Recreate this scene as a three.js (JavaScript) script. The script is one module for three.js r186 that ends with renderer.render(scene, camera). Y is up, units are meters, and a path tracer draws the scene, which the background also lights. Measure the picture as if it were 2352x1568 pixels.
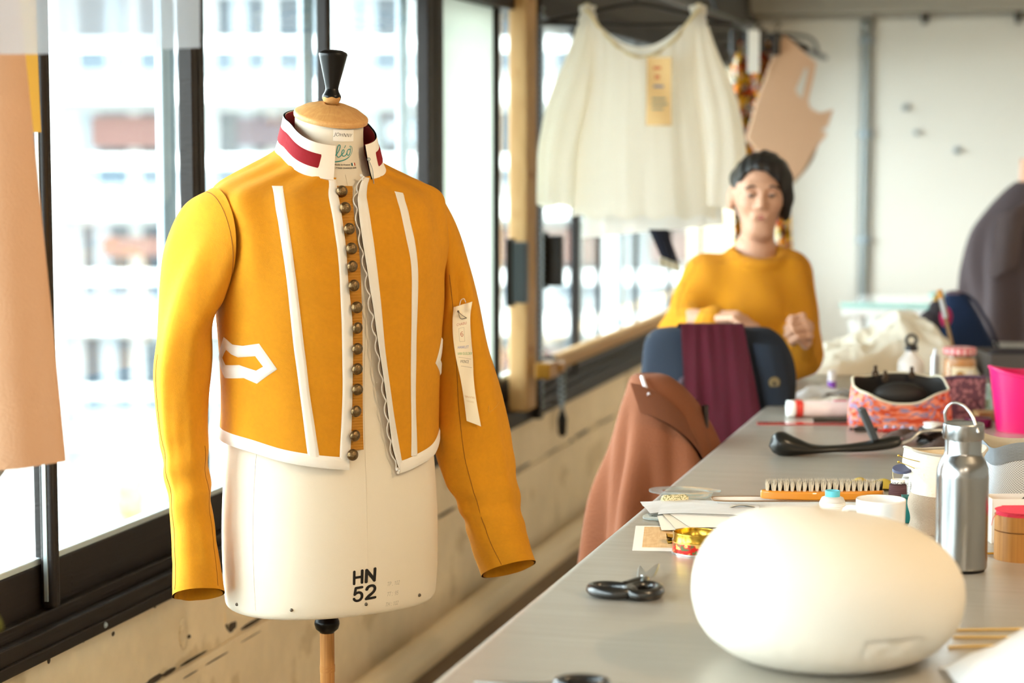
import * as THREE from 'three';
import { RoundedBoxGeometry } from 'three/addons/geometries/RoundedBoxGeometry.js';
import { mergeGeometries } from 'three/addons/utils/BufferGeometryUtils.js';
import { MarchingCubes } from 'three/addons/objects/MarchingCubes.js';
import { RectAreaLightUniformsLib } from 'three/addons/lights/RectAreaLightUniformsLib.js';

// ---------- camera, sky, sun, lamps, exposure ----------
const scene = new THREE.Scene();
const renderer = new THREE.WebGLRenderer({ antialias: true });
renderer.toneMapping = THREE.LinearToneMapping;
renderer.toneMappingExposure = 1.72;
renderer.shadowMap.enabled = true;
RectAreaLightUniformsLib.init();
const D2R = Math.PI / 180;
const VIEW_YAW = 15.2 * D2R;
const camera = new THREE.PerspectiveCamera(18.943, 1.5, 0.1, 400);
camera.position.set(0, 1.52, 0);
camera.rotation.order = 'YXZ';
camera.rotation.set(-5.27 * D2R, VIEW_YAW, 0);
camera.focus = 3.27;
camera.userData.fStop = 3.2;
scene.add(camera);
scene.background = new THREE.Color(0.93, 0.97, 1.0);   // bright overcast sky
scene.backgroundIntensity = 9;
const sun = new THREE.DirectionalLight(0xfff3e2, 0.8);  // hazy sun behind our own building, shining on the house across the street
sun.position.set(26, 30, 22);
sun.castShadow = true; sun.shadow.radius = 6;
Object.assign(sun.shadow.camera, { left: -60, right: 60, top: 60, bottom: -60, near: 1, far: 160 });
sun.shadow.mapSize.set(2048, 2048);
scene.add(sun, sun.target);

// ---------- helpers ----------
function rngOf(seed) { let a = seed >>> 0; return () => { a = (a + 0x6d2b79f5) >>> 0; let t = Math.imul(a ^ (a >>> 15), 1 | a); t = (t + Math.imul(t ^ (t >>> 7), 61 | t)) ^ t; return ((t ^ (t >>> 14)) >>> 0) / 4294967296; }; }
const V = (x, y, z) => new THREE.Vector3(x, y, z);
const lerp = (a, b, t) => a + (b - a) * t, clamp = (x, a, b) => Math.min(b, Math.max(a, x));
const smooth = (a, b, x) => { const t = clamp((x - a) / (b - a), 0, 1); return t * t * (3 - 2 * t); };
function table(rows) { // piecewise smooth (Catmull-Rom) table lookup, first column is the key
  return (k) => {
    const n = rows.length; let i = 0;
    if (k <= rows[0][0]) return rows[0].slice(1); if (k >= rows[n - 1][0]) return rows[n - 1].slice(1);
    while (rows[i + 1][0] < k) i++;
    const a = rows[Math.max(0, i - 1)], b = rows[i], c = rows[i + 1], d = rows[Math.min(n - 1, i + 2)], h = c[0] - b[0], t = (k - b[0]) / h, out = [];
    for (let j = 1; j < b.length; j++) {
      const m0 = i > 0 ? (c[j] - a[j]) / (c[0] - a[0]) * h : (c[j] - b[j]), m1 = i < n - 2 ? (d[j] - b[j]) / (d[0] - b[0]) * h : (c[j] - b[j]);
      out.push((2 * t ** 3 - 3 * t ** 2 + 1) * b[j] + (t ** 3 - 2 * t ** 2 + t) * m0 + (-2 * t ** 3 + 3 * t ** 2) * c[j] + (t ** 3 - t ** 2) * m1);
    }
    return out;
  };
}
const used = {};
function numbered(name) { const n = used[name] = (used[name] ?? -1) + 1; return n ? `${name}_${String(n).padStart(3, '0')}` : name; }
function shade(o) { o.traverse((m) => { if (m.isMesh) { m.castShadow = true; m.receiveShadow = true; } }); return o; }
function tag(o, label, category, group, kind) { o.userData = { label, category }; if (group) o.userData.group = group; if (kind) o.userData.kind = kind; return o; }
function thing(name, label, category, [x, y, z] = [0, 0, 0], turn = 0, group) { const o = new THREE.Group(); o.name = numbered(name); o.position.set(x, y, z); o.rotation.y = turn; scene.add(o); return tag(o, label, category, group); }
function part(name, geo, material, parent) { const m = new THREE.Mesh(Array.isArray(geo) ? join(geo) : geo, material); m.name = name; m.castShadow = m.receiveShadow = true; parent.add(m); return m; }
function single(name, geo, material, label, category, pos = [0, 0, 0], turn = 0, group) { const m = part(numbered(name), geo, material, scene); m.position.set(...pos); m.rotation.y = turn; return tag(m, label, category, group); }
function struct(name, geo, material, label, parent = scene) { const m = part(parent === scene ? name : name, geo, material, parent); if (parent === scene) { m.userData = { kind: 'structure', label, category: name.split('_')[0] }; } return m; }
function copyOf(o, pos, turn, label) { const c = o.clone(); c.name = numbered(o.name.replace(/_\d{3}$/, '')); c.userData = { ...o.userData }; if (label) c.userData.label = label; scene.add(c); c.position.set(...pos); if (turn !== undefined) c.rotation.y = turn; return c; }
function join(list) {
  const plain = list.map((g) => { g = g.index ? g.toNonIndexed() : g.clone(); if (!g.attributes.normal) g.computeVertexNormals(); if (!g.attributes.uv) uvm(g); for (const k of Object.keys(g.attributes)) if (!['position', 'normal', 'uv'].includes(k)) g.deleteAttribute(k); return g; });
  return plain.length === 1 ? plain[0] : mergeGeometries(plain);
}
function uvm(g) { // uv in metres from the dominant axis of each vertex normal
  if (!g.attributes.normal) g.computeVertexNormals();
  const p = g.attributes.position, n = g.attributes.normal, uv = new Float32Array(p.count * 2);
  for (let i = 0; i < p.count; i++) {
    const ax = Math.abs(n.getX(i)), ay = Math.abs(n.getY(i)), az = Math.abs(n.getZ(i));
    uv.set(ax >= ay && ax >= az ? [p.getZ(i), p.getY(i)] : ay >= az ? [p.getX(i), p.getZ(i)] : [p.getX(i), p.getY(i)], i * 2);
  }
  g.setAttribute('uv', new THREE.BufferAttribute(uv, 2)); return g;
}
const at = (g, x = 0, y = 0, z = 0, rx = 0, ry = 0, rz = 0) => { if (rx) g.rotateX(rx); if (ry) g.rotateY(ry); if (rz) g.rotateZ(rz); return g.translate(x, y, z); };
const bx = (w, h, d, x = 0, y = 0, z = 0) => uvm(new THREE.BoxGeometry(w, h, d)).translate(x, y, z);
const rb = (w, h, d, r, x = 0, y = 0, z = 0, s = 2) => uvm(new RoundedBoxGeometry(w, h, d, s, Math.min(r, w / 2.01, h / 2.01, d / 2.01))).translate(x, y, z);
const span = (x0, x1, y0, y1, z0, z1, r = 0) => r ? rb(x1 - x0, y1 - y0, z1 - z0, r, (x0 + x1) / 2, (y0 + y1) / 2, (z0 + z1) / 2) : bx(x1 - x0, y1 - y0, z1 - z0, (x0 + x1) / 2, (y0 + y1) / 2, (z0 + z1) / 2);
const cyl = (r0, r1, h, n = 24, open = false) => new THREE.CylinderGeometry(r1, r0, h, n, 1, open).translate(0, h / 2, 0);
const lathe = (pts, n = 40) => new THREE.LatheGeometry(pts.map(([r, y]) => new THREE.Vector2(Math.max(r, 1e-4), y)), n);
const tube = (pts, r, seg = 32, n = 8, closed = false) => new THREE.TubeGeometry(new THREE.CatmullRomCurve3(pts.map((p) => p.isVector3 ? p : V(...p)), closed, 'centripetal'), seg, r, n, closed);
// parametric sheet: fn(u, v) -> [x, y, z], u and v run 0..1; normals from finite differences; uv scaled
function surf(nu, nv, fn, { wrap = false, flip = false, us = 1, vs = 1, thick = 0 } = {}) {
  const P = [], idx = [], uv = [], N = [];
  for (let j = 0; j <= nv; j++) for (let i = 0; i <= nu; i++) { const p = fn(wrap && i === nu ? 0 : i / nu, j / nv); P.push(V(p[0], p[1], p[2])); uv.push(i / nu * us, j / nv * vs); }
  const W = nu + 1, get = (i, j) => P[j * W + i];
  for (let j = 0; j <= nv; j++) for (let i = 0; i <= nu; i++) {
    const a = wrap ? get((i + 1) % nu, j) : get(Math.min(nu, i + 1), j), b = wrap ? get((i - 1 + nu) % nu, j) : get(Math.max(0, i - 1), j);
    const du = a.clone().sub(b), dv = get(i, Math.min(nv, j + 1)).clone().sub(get(i, Math.max(0, j - 1))), n = du.cross(dv);
    if (n.lengthSq() < 1e-20) n.set(0, 1, 0); n.normalize(); if (flip) n.negate(); N.push(n);
  }
  const pos = [], nor = [], uvs = [];
  const push = (off, s) => { for (let k = 0; k < P.length; k++) { pos.push(P[k].x - N[k].x * off, P[k].y - N[k].y * off, P[k].z - N[k].z * off); nor.push(N[k].x * s, N[k].y * s, N[k].z * s); uvs.push(uv[2 * k], uv[2 * k + 1]); } };
  const faces = (o, f) => { for (let j = 0; j < nv; j++) for (let i = 0; i < nu; i++) { const a = o + j * W + i, b = a + 1, c = a + W, d = c + 1; f ? idx.push(a, c, b, b, c, d) : idx.push(a, b, c, b, d, c); } };
  push(0, 1); faces(0, flip);
  if (thick) {
    push(thick, -1); const o = P.length; faces(o, !flip);
    const rim = (list) => { const base = pos.length / 3; list.forEach(([k, q], m) => { const nxt = list[Math.min(list.length - 1, m + 1)][0], prv = list[Math.max(0, m - 1)][0], t = P[nxt].clone().sub(P[prv]), n = t.cross(N[k]).normalize().multiplyScalar(q); for (const off of [0, thick]) { pos.push(P[k].x - N[k].x * off, P[k].y - N[k].y * off, P[k].z - N[k].z * off); nor.push(n.x, n.y, n.z); uvs.push(uv[2 * k], uv[2 * k + 1]); } }); for (let m = 0; m < list.length - 1; m++) { const a = base + 2 * m; idx.push(a, a + 1, a + 2, a + 1, a + 3, a + 2); } };
    const r0 = [], r1 = [], c0 = [], c1 = [];
    for (let i = 0; i <= nu; i++) { r0.push([i, 1]); r1.push([nv * W + i, -1]); }
    for (let j = 0; j <= nv; j++) { c0.push([j * W, -1]); c1.push([j * W + nu, 1]); }
    rim(r0); rim(r1); if (!wrap) { rim(c0); rim(c1); }
  }
  const g = new THREE.BufferGeometry();
  g.setAttribute('position', new THREE.Float32BufferAttribute(pos, 3)); g.setAttribute('normal', new THREE.Float32BufferAttribute(nor, 3)); g.setAttribute('uv', new THREE.Float32BufferAttribute(uvs, 2)); g.setIndex(idx);
  return g;
}
// noise
function hash2(x, y, s) { let h = Math.imul(x, 374761393) ^ Math.imul(y, 668265263) ^ Math.imul(s, 1442695041); h = Math.imul(h ^ (h >>> 13), 1274126177); return ((h ^ (h >>> 16)) >>> 0) / 4294967296; }
function vnoise(x, y, per, s) { const xi = Math.floor(x), yi = Math.floor(y), fx = x - xi, fy = y - yi, m = (a) => ((a % per) + per) % per, u = fx * fx * (3 - 2 * fx), v = fy * fy * (3 - 2 * fy); return lerp(lerp(hash2(m(xi), m(yi), s), hash2(m(xi + 1), m(yi), s), u), lerp(hash2(m(xi), m(yi + 1), s), hash2(m(xi + 1), m(yi + 1), s), u), v); }
function fbm(x, y, per, oct, s) { let a = 0.5, r = 0, t = 0; for (let o = 0; o < oct; o++) { r += a * vnoise(x, y, per, s + o); t += a; a *= 0.5; x *= 2; y *= 2; per *= 2; } return r / t; }
const n3 = (x, y, z, s = 1) => (vnoise(x + z * 0.71, y + z * 0.37, 4096, s) + vnoise(y * 1.3 + 17, z * 1.1 + x * 0.43, 4096, s + 7)) - 1;
function dataTex(size, fn, { srgb = false, repeat = [1, 1], w = size, h = size } = {}) {
  const d = new Uint8Array(w * h * 4);
  for (let j = 0; j < h; j++) for (let i = 0; i < w; i++) { const c = fn(i / w, j / h); d.set([c[0] * 255, c[1] * 255, c[2] * 255, (c[3] ?? 1) * 255].map((x) => clamp(Math.round(x), 0, 255)), (j * w + i) * 4); }
  const t = new THREE.DataTexture(d, w, h); t.wrapS = t.wrapT = THREE.RepeatWrapping; t.magFilter = THREE.LinearFilter; t.minFilter = THREE.LinearMipmapLinearFilter; t.generateMipmaps = true; t.repeat.set(...repeat); if (srgb) t.colorSpace = THREE.SRGBColorSpace; t.needsUpdate = true; return t;
}
const grey = (x) => [x, x, x];
function canvasTex(w, h, draw) { const c = document.createElement('canvas'); c.width = w; c.height = h; const g = c.getContext('2d'); draw(g, w, h); const t = new THREE.CanvasTexture(c); t.colorSpace = THREE.SRGBColorSpace; return t; }
const rep = (t, x, y = x) => { const c = t.clone(); c.repeat.set(x, y); c.needsUpdate = true; return c; };
const mat = (color, roughness = 0.6, o = {}) => { const phys = ['clearcoat', 'sheen', 'transmission', 'anisotropy', 'ior', 'thickness', 'specularIntensity'].some((k) => k in o); return new (phys ? THREE.MeshPhysicalMaterial : THREE.MeshStandardMaterial)({ color, roughness, ...o }); };
const clothNoise = dataTex(256, (u, v) => grey(0.55 * fbm(u * 64, v * 64, 64, 3, 3) + 0.45 * fbm(u * 128, v * 128, 128, 2, 9)));
const weave = dataTex(128, (u, v) => { const a = Math.sin(u * 32 * 2 * Math.PI), b = Math.sin(v * 32 * 2 * Math.PI); return grey(0.5 + 0.25 * (a * b > 0 ? Math.abs(a) : Math.abs(b)) * (a * b > 0 ? 1 : -1) + 0.2 * (hash2(Math.floor(u * 128), Math.floor(v * 128), 5) - 0.5)); });
const blotch = dataTex(256, (u, v) => grey(fbm(u * 6, v * 6, 6, 6, 21)));
const streak = dataTex(256, (u, v) => grey(fbm(u * 4, v * 128, 128, 3, 33)));
const ribs = dataTex(64, (u, v) => grey(0.5 + 0.5 * Math.sin(v * 16 * 2 * Math.PI)));
function woodTex(c0, c1, seed, ring = 14) { return dataTex(256, (u, v) => { const g = fbm(u * 3, v * 3 * 0.5, 3, 4, seed) * ring, k = 0.5 + 0.5 * Math.sin(g * 2 * Math.PI), f = fbm(u * 96, v * 4, 96, 2, seed + 5), m = clamp(0.35 * k + 0.65 * f, 0, 1); return [0, 1, 2].map((i) => lerp(c0[i], c1[i], m)); }, { srgb: true }); }
const fabric = (color, o = {}) => mat(color, 0.95, { bumpMap: rep(clothNoise, o.rep ?? 6), bumpScale: o.bump ?? 0.0012, sheen: o.sheen ?? 0.3, sheenRoughness: 0.6, sheenColor: new THREE.Color(o.sheenColor ?? color), side: THREE.DoubleSide, ...(o.more ?? {}) });
const TEXTCOL = '#1a1a1a';
// ---------- the room ----------
const WX = -1.70, BACK = -11.25, FRONT = 4.6, RIGHT = 5.6, CEIL = 2.85, SILL = 0.656, HEAD = 2.03;
const plasterTex = dataTex(512, (u, v) => { const a = fbm(u * 5, v * 5, 5, 6, 40), b = fbm(u * 40, v * 40, 40, 3, 50), k = 0.88 + 0.1 * a + 0.05 * b, st = smooth(0.66, 0.74, fbm(u * 9, v * 9, 9, 5, 61)) * 0.08; return [k * 0.975 - st, k * 0.905 - st * 1.1, k * 0.775 - st * 1.3]; }, { srgb: true });
const M = {};
M.parapet = mat(0xffffff, 0.75, { map: rep(plasterTex, 0.8), bumpMap: rep(blotch, 1.6), bumpScale: 0.004 });
M.whiteWall = mat(0xd9d6cd, 0.8, { bumpMap: rep(blotch, 0.7), bumpScale: 0.004 });
M.darkWall = mat(0x4c4b49, 0.85);
M.ceiling = mat(0xcfcabd, 0.9);
M.floor = mat(0xffffff, 0.5, { map: rep(woodTex([0.66, 0.54, 0.40], [0.78, 0.66, 0.50], 71), 0.7) });
M.frame = mat(0x1b1512, 0.5, { specularIntensity: 0.5, bumpMap: rep(streak, 2), bumpScale: 0.0006 });
M.frameLight = mat(0x8d9aa2, 0.4, { metalness: 0.3 });
M.seal = mat(0xb9c6c9, 0.35, { metalness: 0.2 });
M.glass = mat(0xf4fbfb, 0.0, { transmission: 1, ior: 1.5, thickness: 0 });
M.paintFlake = mat(0x6b6257, 0.95);
M.crack = mat(0x4a4138, 0.95);
M.steelGrey = mat(0x8f9696, 0.45, { metalness: 0.6 });
M.pine = mat(0xd2c7b6, 0.6, { map: rep(woodTex([0.80, 0.64, 0.42], [0.90, 0.77, 0.56], 81), 2, 1) });
M.rubber = mat(0x101010, 0.6);

struct('floor', span(WX - 0.25, RIGHT + 0.25, -0.2, 0, BACK - 0.25, FRONT + 0.25), M.floor, 'worn brown floor of the workshop');
struct('ceiling', span(WX - 0.25, RIGHT + 0.25, CEIL, CEIL + 0.25, BACK - 0.25, FRONT + 0.25), M.ceiling, 'pale ceiling of the workshop');
struct('wall_right', span(RIGHT, RIGHT + 0.25, 0, CEIL, BACK, FRONT), M.whiteWall, 'plain white wall beyond the work table');
struct('wall_front', span(WX - 0.25, RIGHT + 0.25, 0, CEIL, FRONT, FRONT + 0.25), M.whiteWall, 'plain white end wall of the workshop');
struct('wall_back', span(WX - 0.25, RIGHT + 0.25, 0, CEIL, BACK - 0.25, BACK), M.whiteWall, 'white back wall behind the woman in yellow');
// back wall panels, proud of the wall, with a joint line
{
  const wb = scene.getObjectByName('wall_back');
  for (const [x0, x1] of [[-1.66, -1.10], [-1.035, 1.4], [1.43, 4.2]]) part('panel', span(x0, x1, 0.02, 2.24, BACK, BACK + 0.03, 0.004), M.whiteWall, wb);
  const pipe = thing('wall_pipe', 'thin grey vertical conduit pipe clipped to the white back wall', 'pipe', [-1.067, 0, BACK + 0.06]);
  part('tube', cyl(0.024, 0.024, 2.21, 16), M.steelGrey, pipe);
  for (const y of [0.5, 1.05, 1.62, 2.12]) part('clip', [rb(0.075, 0.035, 0.06, 0.006, 0, y, -0.01), at(cyl(0.03, 0.03, 0.03, 16), 0, y - 0.015, 0)], M.frameLight, pipe);
  part('elbow', at(new THREE.SphereGeometry(0.036, 16, 12), 0, 2.2, 0), M.steelGrey, pipe);
  struct('trim_1', span(WX + 0.03, RIGHT, 2.255, 2.42, BACK, BACK + 0.28, 0.01), mat(0x9b968b, 0.8), 'grey service beam running along the top of the back wall');
  for (const [x, y] of [[-0.763, 2.245], [-0.279, 2.24]]) single('wall_bolt', [at(cyl(0.022, 0.022, 0.05, 12), 0, 0, 0, Math.PI / 2), bx(0.03, 0.09, 0.02, 0, 0, 0.045)], M.rubber, 'small dark bracket bolted under the grey beam of the back wall', 'bracket', [x, y, BACK + 0.03], 0, 'brackets under the grey beam');
  for (const [x, y, r] of [[-0.858, 1.76, 0.02], [-0.798, 1.626, 0.017], [-0.584, 1.533, 0.02]]) single('wall_hook', [at(cyl(r, r * 0.7, 0.03, 12), 0, 0, 0, Math.PI / 2), tube([[0, 0, 0.02], [0, -0.012, 0.04], [0, -0.004, 0.055]], 0.006, 10, 6)], M.frameLight, ['small pale peg highest of the three on the white back wall panel', 'small pale peg just below the highest one on the back wall panel', 'small pale peg apart from the other two on the back wall panel'][y > 1.7 ? 0 : y > 1.6 ? 1 : 2], 'hook', [x, y, BACK + 0.03], 0, 'pegs on the back wall');
}
// window wall: parapet, lintel, pier behind the camera
struct('wall_left', [span(WX - 0.25, WX, 0, SILL, BACK, FRONT), span(WX - 0.25, WX, HEAD, CEIL, FRONT - 0.4, FRONT), span(WX - 0.25, WX, SILL, HEAD, FRONT - 0.4, FRONT), span(WX - 0.25, WX, SILL, HEAD, BACK, BACK + 0.5)], M.parapet, 'cream painted parapet wall under the windows with cracked joints');
struct('trim_2', span(WX - 0.25, WX + 0.02, HEAD, CEIL, BACK, FRONT - 0.4), M.darkWall, 'dark grey lintel above the row of windows');
{
  const wl = scene.getObjectByName('wall_left'), r = rngOf(5);
  // horizontal panel joints: a proud lower course with ragged edge, cracks, chipped paint and old rawl plugs
  part('panel', span(WX, WX + 0.010, 0.02, 0.492, BACK + 0.5, FRONT - 0.4, 0.004), M.parapet, wl);
  const crackGeo = [];
  for (let z = 2; z > -9; ) { const len = 0.05 + r() * 0.22, y = 0.497 + (r() - 0.5) * 0.006; crackGeo.push(at(new THREE.CircleGeometry(1, 9).scale(len / 2, 0.0022 + r() * 0.004, 1), WX + 0.0015, y, z, 0, Math.PI / 2)); z -= len * (1 + r() * 1.2); }
  for (let z = -2.6; z > -5; ) { const len = 0.03 + r() * 0.1; crackGeo.push(at(new THREE.CircleGeometry(1, 8).scale(len / 2, 0.001 + r() * 0.0016, 1), WX + 0.0112, 0.474 + (r() - 0.5) * 0.006, z, 0, Math.PI / 2)); z -= len * (1.2 + r()); }
  part('crack', crackGeo, M.crack, wl);
  for (const [y, z, w, h] of [[0.515, -3.98, 0.05, 0.028], [0.535, -3.95, 0.012, 0.05], [0.645, -3.3, 0.01, 0.012], [0.64, -3.17, 0.012, 0.02], [0.628, -3.42, 0.01, 0.01], [0.497, -3.6, 0.09, 0.014], [0.643, -3.6, 0.014, 0.012]]) { const pts = []; for (let k = 0; k < 11; k++) { const a = k / 11 * 2 * Math.PI, q = 0.6 + 0.5 * r(); pts.push(new THREE.Vector2(Math.cos(a) * w / 2 * q, Math.sin(a) * h / 2 * q)); } part('chip', at(new THREE.ExtrudeGeometry(new THREE.Shape(pts), { depth: 0.002, bevelEnabled: false }), WX, y, z, 0, Math.PI / 2), M.crack, wl); }
  part('filler_patch', at(new THREE.SphereGeometry(1, 20, 12).scale(0.006, 0.032, 0.018), WX + 0.001, 0.556, -3.73), M.parapet, wl);
  part('filler_patch', at(rb(0.006, 0.045, 0.06, 0.003), WX + 0.001, 0.55, -3.97), M.parapet, wl);
  part('chip', at(new THREE.SphereGeometry(1, 10, 8).scale(0.003, 0.004, 0.006), WX + 0.007, 0.548, -3.745), M.crack, wl);
  // skirting pipe and its casing
  const sp = thing('heating_pipe', 'cream painted pipe running low along the parapet wall', 'pipe', [WX + 0.07, 0.195, 0]);
  part('tube', at(cyl(0.045, 0.045, 13.5, 24), 0, 0, -10.8, Math.PI / 2), M.parapet, sp);
  for (const z of [-3.4, -5.2, -6.9, -8.6]) part('bracket', rb(0.07, 0.03, 0.03, 0.005, -0.035, 0, z), M.parapet, sp);
  struct('baseboard_left', span(WX, WX + 0.03, 0, 0.11, BACK + 0.1, FRONT - 0.1, 0.004), mat(0x8a755c, 0.7), 'brown wooden baseboard under the parapet wall');
}
// windows
const GX = WX - 0.018; // glazing plane
{
  const rowZ0 = FRONT - 0.4, rowZ1 = BACK + 0.5;
  const f = new THREE.Group(); f.name = 'window_1'; scene.add(f); f.userData = { kind: 'structure', label: 'row of dark bronze aluminium sliding windows above the cream parapet', category: 'window' };
  const bar = (name, x0, x1, y0, y1, z0, z1, m = M.frame, r = 0.004) => part(name, span(x0, x1, y0, y1, z0, z1, r), m, f);
  bar('sill_rail', WX - 0.20, WX + 0.035, SILL, SILL + 0.022, rowZ1, rowZ0);
  bar('track', WX - 0.12, WX + 0.03, SILL + 0.02, SILL + 0.05, rowZ1, rowZ0);
  bar('track', WX - 0.12, WX + 0.012, SILL + 0.048, SILL + 0.075, rowZ1, rowZ0);
  bar('sash_rail', WX - 0.04, WX - 0.006, SILL + 0.07, 0.808, rowZ1, rowZ0);
  bar('glazing_bead', WX - 0.035, WX - 0.01, 0.806, 0.819, rowZ1, rowZ0, M.seal, 0.003);
  bar('head_rail', WX - 0.14, WX + 0.03, HEAD - 0.07, HEAD, rowZ1, rowZ0);
  for (const z of [-3.32, -3.62, -4.4, -5.05, -5.8]) part('screw', at(new THREE.SphereGeometry(0.006, 10, 8), WX + 0.034, SILL + 0.013, z), M.frameLight, f);
  // stiles: [z centre, width along the wall, how far it stands into the room]
  const stiles = [[-3.185, 0.03, 0.008], [-3.824, 0.06, 0.018], [-4.591, 0.032, 0.014], [-5.412, 0.14, 0.022], [-6.10, 0.02, 0.012], [-6.43, 0.03, 0.012], [-7.16, 0.05, 0.012], [-7.56, 0.025, 0.0], [-8.26, 0.025, 0.0], [-9.0, 0.03, 0.0], [-9.8, 0.03, 0.0], [-2.35, 0.06, 0.01], [-1.5, 0.06, 0.01], [-0.6, 0.07, 0.01], [0.4, 0.07, 0.01], [1.4, 0.07, 0.01], [2.4, 0.07, 0.01], [3.4, 0.07, 0.01]];
  for (const [z, w, p] of stiles) { const s = bar('stile', WX - 0.022, WX - 0.008 + p, SILL + 0.07, HEAD - 0.05, z - w / 2, z + w / 2); if (w > 0.05 && z < -3) part('groove', span(WX - 0.009 + p, WX - 0.0065 + p, SILL + 0.08, HEAD - 0.06, z - 0.003, z + 0.003), M.rubber, s); }
  // pull handle on the near sash, tall rounded bar with bright edge
  const h = bar('pull_handle', WX - 0.004, WX + 0.024, SILL + 0.076, HEAD - 0.06, -3.178, -3.154, M.frame, 0.008);
  part('edge_strip', span(WX + 0.004, WX + 0.012, SILL + 0.09, HEAD - 0.07, -3.1545, -3.152, 0.001), M.steelGrey, h);
  // outer fixed mullions in blue grey aluminium, seen through the glass
  for (const z of [-3.978, -4.80, -5.56, -7.0, -7.75, -8.5, -2.2, -1.2]) bar('outer_mullion', WX - 0.145, WX - 0.125, SILL + 0.02, HEAD - 0.02, z - 0.03, z + 0.03, M.frameLight);
  const zs = [3.8, ...stiles.map((s) => s[0]).sort((a, b) => b - a), -10.7];
  for (let i = 0; i < zs.length - 1; i++) { if (zs[i] < -5.3 && zs[i] > -6) continue; part('pane', span(GX - 0.003, GX + 0.003, 0.815, HEAD - 0.06, zs[i + 1], zs[i]), M.glass, f); }
  // frosted pane between the wide stile and the pine post
  part('frosted_pane', span(GX - 0.003, GX + 0.003, 0.815, HEAD - 0.06, -6.1, -5.4), mat(0xd3dcd5, 0.85, { transmission: 0.6, thickness: 0 }), f);
}
{
  const post = thing('pine_post', 'bare pine post standing against the windows beside the chain', 'post', [WX + 0.04, 0, -6.24]);
  part('timber', span(-0.03, 0.03, SILL + 0.052, CEIL, -0.06, 0.06, 0.005), M.pine, post);
  for (const y of [0.9, 1.45, 2.0]) part('knot', at(new THREE.SphereGeometry(1, 12, 8).scale(0.002, 0.012, 0.016), 0.03, y, 0.01), mat(0x8a5a30, 0.7), post);
  const ladder = thing('perforated_strip', 'dark perforated metal strip fixed upright beside the pine post', 'metal strip', [WX + 0.045, 0, -6.42]);
  part('strip', span(-0.012, 0.012, SILL, HEAD, -0.02, 0.02, 0.003), M.frame, ladder);
  const teeth = []; for (let y = 0.7; y < 2.0; y += 0.02) teeth.push(bx(0.010, 0.008, 0.012, 0.015, y, 0.012)); part('teeth', teeth, M.steelGrey, ladder);
  const latch = thing('window_latch', 'black ribbed latch box on the dark perforated strip', 'latch', [WX + 0.085, 1.17, -6.47]);
  part('body', rb(0.05, 0.165, 0.05, 0.006), M.rubber, latch); part('plate', rb(0.01, 0.185, 0.06, 0.003, -0.03, 0, 0), M.frame, latch);
  const rs = []; for (let y = -0.075; y < 0.08; y += 0.012) rs.push(bx(0.004, 0.005, 0.046, 0.026, y, 0)); part('ridges', rs, M.frame, latch);
  const latch2 = thing('window_catch', 'blue grey window catch between frosted pane and pine post', 'latch', [WX + 0.06, 1.15, -6.13]);
  part('body', rb(0.05, 0.19, 0.035, 0.006), mat(0x39434e, 0.4), latch2); part('plate', rb(0.02, 0.21, 0.045, 0.003, -0.03, 0, 0), M.frame, latch2);
  const rail = thing('wooden_rail', 'round wooden rail running along the far windows at sill height', 'rail', [WX + 0.10, 0.842, 0]);
  part('pole', at(cyl(0.028, 0.028, 3.6, 20), 0, 0, -9.95, Math.PI / 2), M.pine, rail); part('end_cap', at(cyl(0.03, 0.03, 0.03, 20), 0, 0, -6.36, Math.PI / 2), M.rubber, rail);
  for (const z of [-6.9, -8.2, -9.6]) part('bracket', rb(0.09, 0.02, 0.03, 0.004, -0.05, -0.015, z), M.frame, rail);
  single('brass_bracket', [rb(0.05, 0.05, 0.12, 0.006), rb(0.03, 0.03, 0.06, 0.005, 0.02, 0, -0.08)], mat(0xa9761c, 0.4, { metalness: 0.4 }), 'mustard yellow bracket fixed to the foot of the pine post', 'bracket', [WX + 0.13, 0.842, -6.2]);
  const ch = thing('pull_chain', 'beaded metal pull chain hanging by the wooden rail', 'chain', [WX + 0.13, 0, -6.4]);
  const beads = []; for (let k = 0; k < 26; k++) { const a = k / 26 * 2 * Math.PI; beads.push(at(new THREE.SphereGeometry(0.0055, 8, 6), 0.012 * Math.sin(a), 0.77 + 0.075 * Math.cos(a), 0.02 * Math.sin(a))); } part('bead_loop', beads, M.steelGrey, ch);
  part('weight', at(lathe([[0, 0], [0.014, 0.01], [0.016, 0.06], [0.006, 0.09], [0, 0.095]], 16), 0, 0.60, 0), M.rubber, ch);
}
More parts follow.
